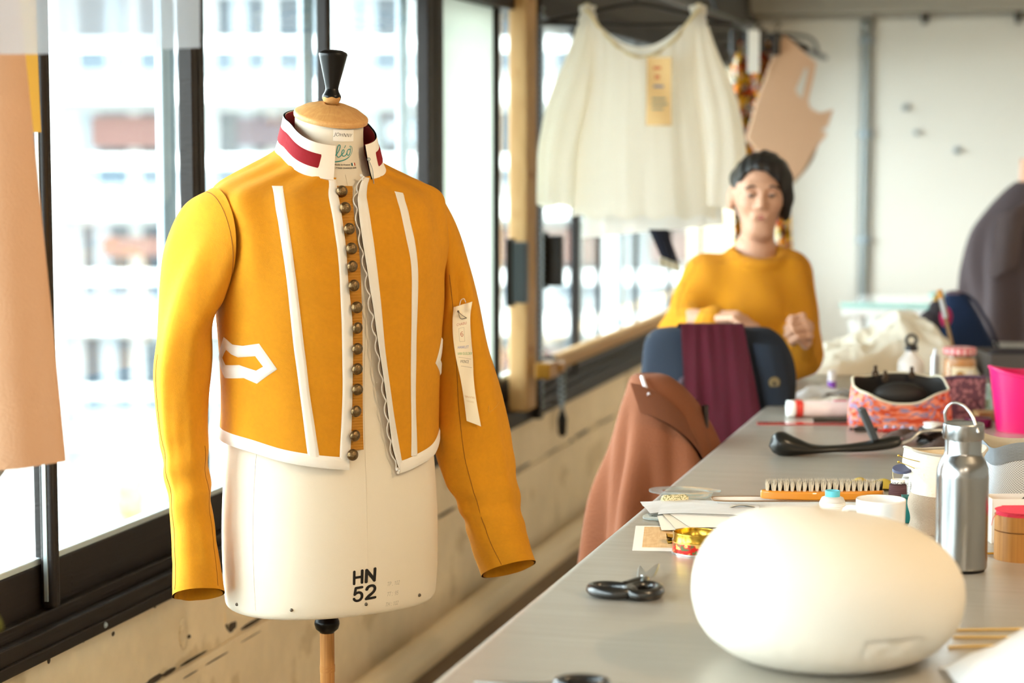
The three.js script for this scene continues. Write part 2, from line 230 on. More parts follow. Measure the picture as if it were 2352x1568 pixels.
// ---------- the house across the street ----------
{
  const ground = struct('street', span(-90, WX - 0.6, -9.4, -9.2, -90, 60), mat(0x8c8c88, 0.9), 'grey street far below the windows'); ground.userData.category = 'street';
  const house = thing('apartment_building', 'white apartment block with rows of balconies seen through the windows', 'building', [-50 * Math.sin(VIEW_YAW), 0, -50 * Math.cos(VIEW_YAW)], VIEW_YAW);
  const white = mat(0xc0c0be, 0.85), soffit = mat(0xd6d2c8, 0.85), barsM = mat(0x5c6f7e, 0.6), back = white, pane = mat(0x39434c, 0.4), curtain = mat(0x9aa4aa, 0.9);
  const blinds = [mat(0x5e3f3a, 0.8), mat(0x66483f, 0.8), mat(0x42363f, 0.8), mat(0x867a6c, 0.8), mat(0x757d82, 0.8)];
  const r = rngOf(12), X0 = -32, BAY = 3.45, NB = 16, FLOOR = 2.82, Y0 = -9.2, NF = 9;
  part('back_wall', span(X0, X0 + BAY * NB, Y0, Y0 + NF * FLOOR + 1.5, -1.7, -1.4), back, house);
  part('body', span(X0, X0 + BAY * NB, Y0, Y0 + NF * FLOOR + 1.4, -9, -1.7), back, house);
  const slabG = span(X0, X0 + BAY * NB, 0, 0.52, -1.45, 0.1, 0.02), beamG = span(X0, X0 + BAY * NB, 0, 0.34, -0.02, 0.08, 0.02), finG = bx(0.42, FLOOR, 1.5, 0, FLOOR / 2, -0.72);
  const barsG = []; for (let k = 0; k < 22; k++) barsG.push(bx(0.035, 0.66, 0.03, -1.45 + k * 0.138, 0.33, 0)); const bars = join(barsG), winG = rb(1.3, 1.5, 0.08, 0.01, 0, 0.75, 0), paneG = bx(1.16, 1.36, 0.02, 0, 0.75, 0.045), curG = bx(0.42, 1.34, 0.02, 0, 0.75, 0.06), blG = bx(1, 0.8, 0.05, 0, 0, 0);
  // heights: slab bottom at -9.2 + k * FLOOR + offset so that the bands fall where the photograph has them
  const OFF = 0.66;
  for (let k = 0; k < NF; k++) {
    const y = Y0 + k * FLOOR + OFF;
    part('balcony_slab', slabG, white, house).position.y = y;
    part('handrail_beam', beamG, white, house).position.y = y + 1.22;
    for (let b = 0; b < NB; b++) {
      const xc = X0 + BAY * (b + 0.5) + 0.15;
      if (b > 3 && b < 14 && k > 0) {
        const g = part('railing', bars, barsM, house); g.position.set(xc, y + 0.54, 0.02);
        for (const dx of [-0.75, 0.75]) {
          const w = part('window', winG, white, house); w.position.set(xc + dx, y + 0.75, -1.36); w.scale.y = 1.3; const p = part('pane', paneG, pane, w);
          if (r() < 0.75) { const c = part('curtain', curG, curtain, w); c.position.x = (r() - 0.5) * 0.7; }
        }
        if (r() < 0.55) { const bl = part('blind', blG, blinds[Math.floor(r() * blinds.length)], house); bl.scale.set(1.4 + r() * 1.4, 0.55 + r() * 0.6, 1); bl.position.set(xc + (r() - 0.5) * 0.7, y + 2.42 - 0.3, -0.35 - r() * 0.5); }
      }
      part('fin_wall', finG, white, house).position.set(X0 + BAY * (b + 1) - 0.02, y, 0);
    }
  }
  // a potted shrub on one balcony
  const leaf = mat(0x9fd35c, 0.8), fo = []; for (let k = 0; k < 40; k++) fo.push(at(new THREE.IcosahedronGeometry(0.12 + r() * 0.12, 1), (r() - 0.5) * 0.45, 0.3 + r() * 0.75, (r() - 0.5) * 0.4));
  const shrub = thing('balcony_shrub', 'bright green shrub growing on a balcony across the street', 'plant', house.localToWorld(V(-9.35, -7.6, 0.35)).toArray().map((x) => x), VIEW_YAW);
  part('foliage', fo, leaf, shrub); part('pot', lathe([[0, 0], [0.16, 0], [0.2, 0.3], [0.17, 0.3], [0.16, 0.27], [0, 0.27]], 16), mat(0xa9654a, 0.8), shrub);
}
// bare warm bulb on a cable, outside the frame: it throws the shadow of the jacket hem and of the collar
{
  const l = thing('pendant_bulb', 'warm frosted bulb hanging on a black cable above the table', 'lamp', [0.95, 2.5, -2.35]);
  part('bulb', lathe([[0, -0.075], [0.03, -0.065], [0.04, -0.035], [0.034, -0.005], [0.018, 0.02], [0.016, 0.03]], 28), mat(0xffffff, 0.5, { emissive: new THREE.Color(1.0, 0.74, 0.45), emissiveIntensity: 4 }), l);
  part('socket', at(cyl(0.02, 0.017, 0.06, 20), 0, 0.022, 0), M.rubber, l); part('cable', at(cyl(0.003, 0.003, CEIL - 2.58, 8), 0, 0.08, 0), M.rubber, l);
  const p = new THREE.PointLight(new THREE.Color(1.0, 0.74, 0.46), 3.6, 0, 2); p.position.y = -0.03; p.shadow.radius = 2; l.add(p);
}
// ceiling lamps (outside the frame): warm white battens
{
  const glow = mat(0xffffff, 0.6, { emissive: new THREE.Color(1.0, 0.80, 0.55), emissiveIntensity: 2.5 });
  let first = true;
  for (const [x, z] of [[1.2, 1.6], [-0.4, 2.8], [2.2, -8.2]]) {
    const l = thing('ceiling_lamp', 'long white batten lamp fixed to the ceiling', 'lamp', [x, CEIL, z], 0, 'ceiling battens');
    part('housing', rb(0.2, 0.06, 1.5, 0.015, 0, -0.03, 0), M.whiteWall, l); part('lamp_diffuser', rb(0.16, 0.03, 1.4, 0.012, 0, -0.072, 0), glow, l);
    const a = new THREE.RectAreaLight(new THREE.Color(1.0, 0.82, 0.62), 40, 0.16, 1.4); a.position.set(0, -0.095, 0); a.rotation.x = -Math.PI / 2; l.add(a);
  }
}
// ---------- dress form: body shape shared by the form and the jacket on it ----------
const FORM_AT = [-1.172, 0, -3.165], PHI = 32 * D2R, cPhi = Math.cos(PHI), sPhi = Math.sin(PHI);
// key height, half width, front depth, back depth, forward offset
const formSec = table([[0.760, 0.174, 0.126, 0.126, 0.0], [0.80, 0.181, 0.134, 0.133, 0], [0.90, 0.184, 0.134, 0.135, 0], [1.00, 0.179, 0.130, 0.132, 0.0], [1.10, 0.168, 0.122, 0.120, 0.003], [1.16, 0.165, 0.121, 0.117, 0.005], [1.25, 0.174, 0.127, 0.119, 0.005], [1.35, 0.186, 0.130, 0.122, 0.003], [1.42, 0.186, 0.112, 0.118, 0.0], [1.455, 0.178, 0.094, 0.104, -0.004], [1.478, 0.140, 0.078, 0.090, -0.006], [1.496, 0.090, 0.069, 0.076, -0.005], [1.515, 0.064, 0.061, 0.064, 0.0], [1.54, 0.057, 0.056, 0.057, 0.003], [1.575, 0.0555, 0.0555, 0.0555, 0.006]]);
const jackSec = table([[0.98, 0.190, 0.141, 0.140, 0], [1.04, 0.188, 0.139, 0.136, 0.0], [1.12, 0.185, 0.137, 0.130, 0.003], [1.20, 0.188, 0.139, 0.130, 0.005], [1.28, 0.194, 0.142, 0.132, 0.004], [1.36, 0.200, 0.142, 0.134, 0.002], [1.41, 0.204, 0.131, 0.130, 0.0], [1.445, 0.204, 0.112, 0.118, -0.003], [1.466, 0.188, 0.098, 0.108, -0.005], [1.483, 0.150, 0.089, 0.100, -0.006], [1.499, 0.112, 0.083, 0.090, -0.004], [1.512, 0.088, 0.079, 0.083, -0.002], [1.520, 0.080, 0.077, 0.080, 0]]);
function bodyPoint(sec, th, y, grow = 0, n = 2.25) {
  const [a, bf, bb, cz] = sec(y), s = Math.sin(th), c = Math.cos(th), e = lerp(n, 2, smooth(1.45, 1.52, y));
  const lx = (a + grow) * Math.sign(s) * Math.abs(s) ** (2 / e), lf0 = ((c > 0 ? bf : bb) + grow) * Math.sign(c) * Math.abs(c) ** (2 / e), k = 0.28 * smooth(1.43, 1.525, y);
  return { lx, lf: lf0 + cz, y: y - k * lf0 };
}
const toView = (b) => [b.lx * cPhi + b.lf * sPhi, b.y, -b.lx * sPhi + b.lf * cPhi];
const formPoint = (th, y, grow = 0) => toView(bodyPoint(formSec, th, y, grow));
function jacketFold(th, y) { // soft drape: folds falling from the collar, pull at the armholes, slight ripple towards the hem
  const deg = th / D2R, up = smooth(1.30, 1.47, y) * (1 - smooth(1.495, 1.515, y));
  let d = 0.0030 * up * Math.sin(deg * 0.21 + 1.2) * smooth(8, 25, Math.abs(deg));
  d += 0.0026 * Math.exp(-(((deg + 62) / 9) ** 2)) * smooth(1.2, 1.36, y) - 0.0022 * Math.exp(-(((deg + 48) / 8) ** 2)) * smooth(1.22, 1.38, y);
  d += 0.0022 * Math.exp(-(((deg - 60) / 8) ** 2)) * smooth(1.18, 1.34, y);
  d += 0.0016 * Math.sin(deg * 0.12 + y * 22) * (1 - smooth(1.1, 1.3, y)) + 0.0018 * n3(deg * 0.07, y * 11, 2.2, 4) + 0.0028 * Math.exp(-(((deg - 72) / 14) ** 2)) * Math.sin(y * 60 + deg * 0.12) * smooth(1.2, 1.34, y) + 0.0026 * Math.exp(-(((deg + 78) / 14) ** 2)) * Math.sin(y * 52 - deg * 0.12) * smooth(1.16, 1.32, y);
  return d;
}
const jacketPoint = (th, y, grow = 0) => toView(bodyPoint(jackSec, th, y, grow + jacketFold(th, y)));
const F = { group: null };
M.linen = mat(0xebe0cc, 0.9, { bumpMap: rep(weave, 26, 26), bumpScale: 0.0004 });
M.capWood = mat(0xffffff, 0.5, { map: rep(woodTex([0.80, 0.58, 0.33], [0.87, 0.68, 0.42], 91, 5), 3) });
M.poleWood = mat(0xffffff, 0.55, { map: rep(woodTex([0.66, 0.43, 0.20], [0.80, 0.58, 0.32], 95, 6), 1, 2) });
M.blackPaint = mat(0x080707, 0.3, { specularIntensity: 0.6 });
M.steelPin = mat(0x6a6258, 0.35, { metalness: 0.8 });
{
  const g = F.group = thing('dress_form', 'cream linen dress form on a turned wooden pole stamped HN 52', 'dress form', FORM_AT, VIEW_YAW);
  const yb = 0.776;
  part('torso', surf(96, 110, (u, v) => { const th = u * 2 * Math.PI; if (v < 0.06) { const k = v / 0.06, y = yb + 0.014 * (1 - Math.cos(k * Math.PI / 2)), p = bodyPoint(formSec, th, 0.79), q = lerp(0.95, 1, Math.sin(k * Math.PI / 2)); return toView({ lx: p.lx * q, lf: p.lf * q, y }); } return formPoint(th, lerp(0.79, 1.575, (v - 0.06) / 0.94)); }, { wrap: true, us: 1.1, vs: 0.82 }), M.linen, g);
  part('base_board', surf(64, 4, (u, v) => { const p = bodyPoint(formSec, u * 2 * Math.PI, 0.79), q = 0.955 * v + 0.001; return toView({ lx: p.lx * q, lf: p.lf * q, y: yb + 0.001 }); }, { wrap: true }), M.poleWood, g);
  // seams of the linen cover: thin raised lines
  const seam = (deg, y0, y1) => part('seam', tube(Array.from({ length: 24 }, (_, k) => formPoint(deg * D2R, lerp(y0, y1, k / 23), 0.0001)), 0.0003, 60, 5), M.linen, g);
  seam(-0.5, 0.79, 1.5); seam(-66, 0.79, 1.1); seam(66, 0.79, 1.1);
  for (const [t, y] of [[-84, 0.794], [-41, 0.7945], [-1.2, 0.7955], [32, 0.7945], [80, 0.795], [-130, 0.795], [130, 0.795]]) { const p = formPoint(t * D2R, y, 0.0005); part('tack', at(new THREE.SphereGeometry(0.0028, 10, 8), ...p), M.steelPin, g); }
  // neck cap, knob and pole
  const cap = part('neck_cap', lathe([[0.0605, 0], [0.0612, 0.004], [0.0605, 0.0075], [0.058, 0.0095], [0.045, 0.0175], [0.028, 0.0235], [0.014, 0.0255], [0.0125, 0.0235], [0.0125, 0.01]], 56), M.capWood, g);
  cap.position.set(0.0055, 1.5745, 0.006); cap.quaternion.setFromAxisAngle(V(cPhi, 0, -sPhi), Math.atan(0.28));
  const knob = part('knob', lathe([[0.0107, 0.0235], [0.0112, 0.028], [0.0225, 0.0745], [0.0238, 0.0792], [0.0225, 0.0822], [0.015, 0.0858], [0, 0.0872]], 40), M.blackPaint, g); knob.position.set(0.0065, 1.6, 0); knob.rotation.z = -0.04;
  const ball = part('collar_ring', lathe([[0.0085, -0.002], [0.012, 0.0015], [0.0145, 0.006], [0.0158, 0.0105], [0.0150, 0.0135], [0.0118, 0.019], [0.0107, 0.0235]], 36), M.blackPaint, knob);
  part('worn_wood', surf(40, 8, (u, v) => { const a = lerp(-1.6, 1.75, u) + 0.1, k = clamp(v, 0.02, 0.98), ys = [-0.002, 0.0015, 0.006, lerp(0.0105, 0.0085, 0.5 + 0.5 * Math.sin(u * 23))], rs = [0.0087, 0.0122, 0.0147, 0.0159], q = k * 3, i = Math.min(2, Math.floor(q)), f = q - i; const edge = u > 0.8 ? lerp(1, 0.35, (u - 0.8) / 0.2) : 1, yy = lerp(ys[i], ys[i + 1], f) * edge + (1 - edge) * -0.002, rr = lerp(rs[i], rs[i + 1], f) * edge + (1 - edge) * 0.0087; return [Math.sin(a) * rr, yy, Math.cos(a) * rr]; }), M.capWood, knob);
  part('stick', at(cyl(0.0078, 0.0078, 0.04, 24), 0.006, 1.568, 0), M.capWood, g);
  part('pole_collar', at(lathe([[0.014, 0.037], [0.0165, 0.034], [0.0158, 0.03], [0.0165, 0.027], [0.0205, 0.019], [0.0212, 0.014], [0.019, 0.006], [0.0125, 0.0005], [0.0118, -0.002]], 36), -0.008, 0.7225, 0), M.blackPaint, g);
  const pole = part('pole', at(cyl(0.0128, 0.0121, 0.66, 28), -0.008, 0.07, 0), M.poleWood, g);
  part('pole_ring', at(cyl(0.0128, 0.0128, 0.012, 28), -0.008, 0.655, 0), M.poleWood, g);
  for (let k = 0; k < 3; k++) { const a = k / 3 * 2 * Math.PI + 0.4; part('foot', tube([[-0.008, 0.10, 0], [-0.008 + 0.1 * Math.sin(a), 0.09, 0.1 * Math.cos(a)], [-0.008 + 0.24 * Math.sin(a), 0.018, 0.24 * Math.cos(a)]], 0.016, 20, 10), M.poleWood, g); }
  part('hub', at(lathe([[0, 0], [0.03, 0.005], [0.034, 0.03], [0.026, 0.06], [0.014, 0.075]], 28), -0.008, 0.07, 0), M.blackPaint, g);
  // printed lettering, drawn as paint on thin patches that follow the linen
  const print = (name, t0, t1, y0, y1, w, h, draw, grow = 0.0006, base) => part(name, surf(20, 10, (u, v) => formPoint(lerp(t0, t1, u) * D2R, lerp(y0, y1, v), grow), {}), mat(0xffffff, 0.8, { map: canvasTex(w, h, draw), ...(base ? {} : { transparent: true }) }), g);
  print('size_stamp', -8.2, 3.4, 0.799, 0.8545, 256, 384, (c) => {
    c.strokeStyle = '#17130f'; c.lineWidth = 28; c.lineCap = 'round'; c.lineJoin = 'round'; const L = (p) => { c.beginPath(); p.forEach(([x, y], i) => i ? c.lineTo(x, y) : c.moveTo(x, y)); c.stroke(); };
    L([[34, 24], [30, 160]]); L([[116, 20], [112, 154]]); L([[34, 92], [112, 88]]); L([[152, 154], [158, 20], [222, 148], [230, 14]]);
    L([[112, 206], [48, 210], [36, 282]]); c.beginPath(); c.moveTo(36, 282); c.bezierCurveTo(70, 244, 118, 262, 112, 310); c.bezierCurveTo(106, 364, 42, 370, 28, 330); c.stroke();
    c.beginPath(); c.moveTo(158, 240); c.bezierCurveTo(166, 190, 228, 186, 228, 240); c.bezierCurveTo(226, 280, 178, 300, 154, 346); c.lineTo(230, 340); c.stroke();
  });
  print('pencil_note', 7.5, 19.5, 0.782, 0.834, 256, 256, (c) => { c.fillStyle = 'rgba(120,90,60,0.42)'; c.font = 'italic 46px sans-serif'; c.fillText('TP . 102', 14, 66); c.fillText('TT :  95', 14, 148); c.fillText('TH : 102', 2, 232); });
  print('name_tape', -20.5, 17, 1.5535, 1.5725, 256, 144, (c, w, h) => { c.fillStyle = '#f6f3ec'; c.fillRect(0, 0, w, h); c.strokeStyle = '#2c2722'; c.lineWidth = 5; c.lineCap = 'round'; c.fillStyle = '#2c2722'; c.font = 'italic 58px sans-serif'; c.setTransform(1, 0.06, 0, 1, 0, 0); c.fillText('JOHNNY', 12, 78); }, 0.0009, true);
  print('maker_print', -24, 19, 1.506, 1.5505, 512, 576, (c) => {
    c.strokeStyle = '#3d9a98'; c.lineCap = 'round'; c.lineJoin = 'round'; c.lineWidth = 17;
    const B = (m, ...b) => { c.beginPath(); c.moveTo(...m); b.forEach((k) => c.bezierCurveTo(...k)); c.stroke(); };
    B([92, 130], [60, 60, 10, 80, 4, 170], [0, 250, 60, 290, 110, 240]);
    B([110, 240], [160, 180, 220, 60, 180, 34], [140, 20, 110, 200, 130, 260], [150, 300, 190, 280, 226, 220]);
    B([226, 220], [280, 190, 290, 130, 256, 130], [220, 140, 216, 240, 250, 258], [290, 266, 320, 230, 336, 190]);
    B([392, 120], [340, 110, 320, 220, 350, 240], [400, 260, 440, 110, 392, 120]);
    c.lineWidth = 10; B([400, 128], [420, 150, 440, 100, 400, 60], [470, 40, 500, 170, 380, 270], [300, 330, 200, 350, 90, 372]); c.lineWidth = 16; B([380, 270], [300, 340, 200, 360, 80, 384]);
    c.lineWidth = 13; B([282, 92], [290, 70, 296, 60, 304, 44]);
    c.fillStyle = '#211c18'; c.font = 'bold 42px sans-serif'; c.fillText('Made in France', 78, 446, 320); c.font = 'bold 44px sans-serif'; c.fillText('F-77660 CHANGIS SUR', 78, 518, 424);
    c.fillStyle = '#2b6f78'; c.fillRect(412, 396, 30, 62); c.fillStyle = '#f4f0e8'; c.fillRect(442, 396, 30, 62); c.fillStyle = '#c4694f'; c.fillRect(472, 396, 30, 62);
  });
}
// ---------- the ochre jacket on the dress form ----------
{
  const g = thing('wool_jacket', 'ochre wool jacket with white braid and brass buttons on the dress form', 'jacket', FORM_AT, VIEW_YAW);
  const wool = fabric(new THREE.Color(0.72, 0.292, 0.003), { rep: 24, bump: 0.00045, sheen: 0.15, sheenColor: new THREE.Color(0.9, 0.45, 0.05) });
  wool.map = rep(dataTex(256, (u, v) => { const k = 0.90 + 0.10 * (0.5 * fbm(u * 40, v * 40, 40, 3, 401) + 0.5 * fbm(u * 6, v * 6, 6, 4, 407)) * 2 - 0.1; return grey(clamp(k, 0, 1)); }), 5); 
  const braid = mat(0xf6efe4, 0.85, { bumpMap: rep(weave, 3, 24), bumpScale: 0.0004, side: THREE.DoubleSide });
  const crimson = fabric(0x8e1420, { rep: 2, bump: 0.0008, sheen: 0.2 });
  const grosgrain = mat(0xb87a10, 0.7, { bumpMap: rep(ribs, 1, 14), bumpScale: 0.0007, side: THREE.DoubleSide });
  const brass = mat(0x7c6546, 0.3, { metalness: 1.0, bumpMap: rep(blotch, 2), bumpScale: 0.001 });
  const thread = mat(0x7e4a08, 0.9);
  const byY = (rows) => table(rows.map(([t, y]) => [y, t]).sort((a, b) => a[0] - b[0]));
  const edgeLeft = byY([[-11.7, 1.4949], [-8.6, 1.48], [-7.7, 1.4572], [-9.5, 1.411], [-9.8, 1.3634], [-9.6, 1.3223], [-8.1, 1.256], [-7.8, 1.1361], [-8.4, 1.056], [-9.4, 1.0194]]);
  const edgeRight = byY([[12.5, 1.5008], [7, 1.4892], [3.8, 1.4774], [1.5, 1.4649], [0.2, 1.4527], [-1.9, 1.4118], [-2.0, 1.373], [-0.9, 1.333], [0.7, 1.2802], [2.7, 1.2262], [6.9, 1.1411], [9.4, 1.0867], [11.4, 1.0449], [15.1, 1.0061]]);
  const hem = table([[-172, 1.06], [-130, 1.06], [-89, 1.056], [-67, 1.05], [-45, 1.036], [-26, 1.0267], [-9, 1.0189], [5, 1.01], [15, 1.0058], [29, 1.015], [41, 1.022], [70, 1.04], [110, 1.057], [190, 1.06]]);
  const wrapDeg = (d) => d > 180 ? d - 360 : d;
  const neckLine = (deg) => 1.519 - 0.021 * Math.max(0, Math.cos(deg * D2R)) ** 1.4;
  const ruffle = (deg, y) => 0; 
  const bodyAt = (u, v) => {
    // solve the row height first on a nominal angle, then place the angle between the two front edges at that height
    const nominal = lerp(15, 350.6, u), y = lerp(hem(wrapDeg(nominal))[0], neckLine(nominal), v), deg = lerp(edgeRight(y)[0], 360 + edgeLeft(y)[0], u);
    return jacketPoint(deg * D2R - (deg > 180 ? 2 * Math.PI : 0), y);
  };
  part('body', surf(150, 100, bodyAt, { thick: 0.003, us: 1.1, vs: 0.55 }), wool, g);
  // braid strips: ribbon between two edge lines given in (degrees, height) on the jacket
  const along = (pts) => { const L = [0]; for (let i = 1; i < pts.length; i++) L.push(L[i - 1] + Math.hypot((pts[i][0] - pts[i - 1][0]) * 0.0028, pts[i][1] - pts[i - 1][1])); return table(pts.map((p, i) => [L[i] / L.at(-1), ...p])); };
  const ribbon = (name, A, B, m = braid, lift = 0.0019, parent = g, n = 70) => { const a = along(A), b = along(B); return part(name, surf(6, n, (u, v) => { const [ta, ya] = a(v), [tb, yb] = b(v), edge = (u < 0.01 || u > 0.99) ? 0.0004 : lift; return jacketPoint(lerp(ta, tb, u) * D2R, lerp(ya, yb, u), edge); }, { us: 0.5, vs: 1 }), m, parent); };
  ribbon('edge_braid', [[-19.7, 1.4985], [-16.1, 1.4916], [-13.6, 1.4824], [-12.2, 1.4705], [-12, 1.4573], [-13.6, 1.4044], [-13.6, 1.3637], [-13.3, 1.3227], [-12.7, 1.1908], [-12.5, 1.1369], [-13.8, 1.0378], [-14.3, 1.0215]], [[-11.7, 1.4949], [-8.4, 1.48], [-7.5, 1.4572], [-9.3, 1.411], [-9.6, 1.3634], [-9.4, 1.3223], [-7.9, 1.256], [-7.6, 1.1361], [-8.2, 1.056], [-9.2, 1.0194]]);
  ribbon('edge_braid', [[12.3, 1.5], [6.8, 1.4892], [3.6, 1.4774], [1.3, 1.4649], [0, 1.4527], [-2.1, 1.4118], [-2.2, 1.373], [-1.1, 1.333], [0.5, 1.2802], [2.5, 1.2262], [6.7, 1.1411], [9.2, 1.0867], [11.2, 1.0449], [14.9, 1.0061]], [[18.1, 1.4969], [11.6, 1.4868], [7.4, 1.4751], [4.9, 1.4637], [3.2, 1.45], [1.6, 1.4117], [1.6, 1.3728], [2.4, 1.3327], [3.6, 1.2931], [5.2, 1.2392], [7.0, 1.1927], [11, 1.1134], [16.3, 1.0251]]);
  ribbon('front_braid', [[-49.2, 1.4762], [-44.3, 1.4691], [-41.8, 1.4624], [-40.6, 1.4563], [-40, 1.445], [-40.8, 1.4188], [-41.1, 1.3944], [-41.0, 1.3698], [-40.5, 1.3452], [-39.9, 1.3205], [-39.0, 1.2705], [-38.1, 1.2203], [-37.2, 1.1951], [-35, 1.1448], [-32.6, 1.0942], [-30.1, 1.0435]], [[-41.9, 1.4769], [-37.9, 1.4703], [-35.6, 1.4633], [-34.6, 1.4569], [-34.1, 1.4453], [-35.1, 1.4184], [-35.6, 1.3938], [-35.6, 1.369], [-35.3, 1.344], [-34.7, 1.3193], [-33.5, 1.269], [-32.3, 1.2184], [-31.4, 1.193], [-29.5, 1.1421], [-26.7, 1.0912], [-23.9, 1.0402]]);
  ribbon('front_braid', [[21.6, 1.4658], [19.4, 1.4549], [18.2, 1.4436], [17.8, 1.4309], [17.7, 1.4101], [18.4, 1.3839], [20.3, 1.3434], [21, 1.2768], [22.6, 1.1951], [23, 1.0961], [22.4, 1.0294]], [[25.2, 1.4615], [23.1, 1.4488], [22.5, 1.4382], [22.4, 1.4265], [22.4, 1.4074], [23.7, 1.3751], [25.0, 1.3295], [25.6, 1.2491], [27.1, 1.1757], [26.9, 1.0952], [27, 1.0287]]);
  const hemBand = (d0, d1) => part('hem_braid', surf(140, 5, (u, v) => { const d = lerp(d0, d1, u), h = hem(wrapDeg(d))[0]; return jacketPoint(wrapDeg(d) * D2R, h + 0.020 * v - 0.0022, v < 0.01 || v > 0.99 ? 0.0004 : 0.0023); }, { us: 12, vs: 0.05 }), braid, g);
  hemBand(15.0, 350.9);
  // pocket flaps outlined in braid
  const flapOuter = [[-91, 1.2265], [-82, 1.2165], [-71.8, 1.2161], [-59, 1.2211], [-48, 1.181], [-62.2, 1.1568], [-72.7, 1.1644], [-92, 1.160], [-103, 1.19], [-91, 1.2265]], flapInner = [[-89.5, 1.206], [-84, 1.2005], [-77, 1.197], [-62.4, 1.2007], [-57.2, 1.1845], [-62.4, 1.1777], [-76.2, 1.1848], [-90.6, 1.1815], [-95, 1.192], [-89.5, 1.206]];
  const linear = (pts) => (t) => { const q = t * (pts.length - 1), i = Math.min(pts.length - 2, Math.floor(q)), f = q - i; return [lerp(pts[i][0], pts[i + 1][0], f), lerp(pts[i][1], pts[i + 1][1], f)]; };
  const flap = (k) => { const A = linear(flapOuter), B = linear(flapInner); return part('pocket_braid', surf(6, 90, (u, v) => { const a = A(v), b = B(v), t = lerp(a[0], b[0], u), y = lerp(a[1], b[1], u); return jacketPoint(k * t * D2R, y - (k < 0 ? 0.006 : 0), (u < 0.01 || u > 0.99) ? 0.0004 : 0.0022); }, { flip: k > 0, us: 0.5, vs: 2 }), braid, g); };
  flap(1); flap(-1);
  // grosgrain placket under the left front, with the buttons
  part('placket', surf(8, 60, (u, v) => { const y = lerp(1.047, 1.4795, v), r = table([[1.0471, -1.7], [1.1828, -2.6], [1.2809, -3], [1.3464, -3.4], [1.412, -3.6], [1.4836, 1.1]])(y)[0]; return jacketPoint(lerp(-15, r, u) * D2R, y, lerp(-0.0045, -0.0025, u) - 0.002); }, { thick: 0.001, us: 0.06, vs: 0.42 }), grosgrain, g);
  const dome = lathe([[0.0, -0.0075], [0.0035, -0.0075], [0.0035, -0.003], [0.0086, -0.002], [0.0095, 0], [0.0088, 0.0025], [0.0065, 0.0052], [0.0032, 0.0067], [0, 0.0071]], 28).rotateX(Math.PI / 2);
  for (const [t, y] of [[-6.1, 1.4695], [-7, 1.4333], [-7.6, 1.4007], [-7.8, 1.3701], [-8, 1.3421], [-7.5, 1.3118], [-6.4, 1.2772], [-6.3, 1.2447], [-6.3, 1.2114], [-6.2, 1.1793], [-6, 1.1463], [-6.5, 1.1114], [-6.9, 1.0724], [-8, 1.042]]) {
    const b = part('button', dome, brass, g), p = jacketPoint(t * D2R, y, 0.0075), wob = hash2(Math.round(y * 1000), 3, 9) - 0.5; b.position.set(...p); b.rotation.y = PHI + (t + 8 + wob * 26) * D2R; b.rotation.x = wob * 0.3;
  }
  // scalloped loop cord along the free front edge, with knotted ends
  part('loop_cord', tube(Array.from({ length: 90 }, (_, k) => { const y = lerp(1.4985, 1.008, k / 89), sc = Math.abs(Math.sin((1.4985 - y) / 0.034 * Math.PI)), d = edgeRight(y)[0] - 0.5 - 1.1 * sc; return jacketPoint(d * D2R, y, 0.0005 - 0.002 * sc); }), 0.0011, 360, 6), braid, g);
  for (const y of [1.4995, 1.0085]) { const p = jacketPoint((edgeRight(y)[0] - 1) * D2R, y, 0.001); part('cord_knot', [0, 1, 2].map((k) => at(new THREE.IcosahedronGeometry(0.0026, 1), p[0] + 0.002 * Math.sin(k * 2), p[1] + 0.003 * (k - 1), p[2] + 0.002)), braid, g); }
  // stand collar
  const collarAt = (deg, v, grow = 0) => { const y0 = neckLine(deg) - 0.004, b = bodyPoint(jackSec, deg * D2R, y0, 0.002 + grow), r = Math.hypot(b.lx, b.lf), q = (r - (0.0145 + 0.004 * Math.cos(deg * D2R)) * Math.max(0, v) ** 0.8) / r; const wob = 0.0022 * Math.sin(deg * 0.13) * v; return toView({ lx: b.lx * (q + wob), lf: b.lf * (q + wob) + 0.004 * v, y: b.y + 0.0545 * v }); };
  const cL = -13.5, cR = 19;
  const collarDeg = (u, v, inset = 0) => lerp(cR + inset + 1.5 * v, 360 + cL - inset + 2.5 * v, u);
  part('collar', surf(120, 14, (u, v) => { const d = collarDeg(u, v); return collarAt(d > 180 ? d - 360 : d, v); }, { thick: 0.0028, us: 4, vs: 0.06 }), braid, g);
  part('collar_lining', surf(120, 8, (u, v) => { const d = collarDeg(u, v, 0.4); return collarAt(d > 180 ? d - 360 : d, v * 0.985, -0.0036); }, {}), crimson, g);
  part('collar_band', surf(110, 8, (u, v) => { const tip = Math.abs(u - 0.5) * 2, d = collarDeg(u, v, 14 + (v < 0.02 || v > 0.98 ? 0.6 : 0)), e = (v < 0.01 || v > 0.99 || u < 0.005 || u > 0.995) ? 0.0002 : 0.0012; return collarAt(d > 180 ? d - 360 : d, lerp(0.28, 0.69, v), e); }, { us: 0.5, vs: 0.03 }), crimson, g);
  part('hook', [tube([collarAt(19.6, 0.55, 0.002), collarAt(20.4, 0.3, 0.004), collarAt(19.4, -0.25, 0.003)], 0.0007, 16, 6), at(new THREE.TorusGeometry(0.0022, 0.0007, 6, 12), ...collarAt(20, 0.58, 0.002))], M.steelGrey, g);
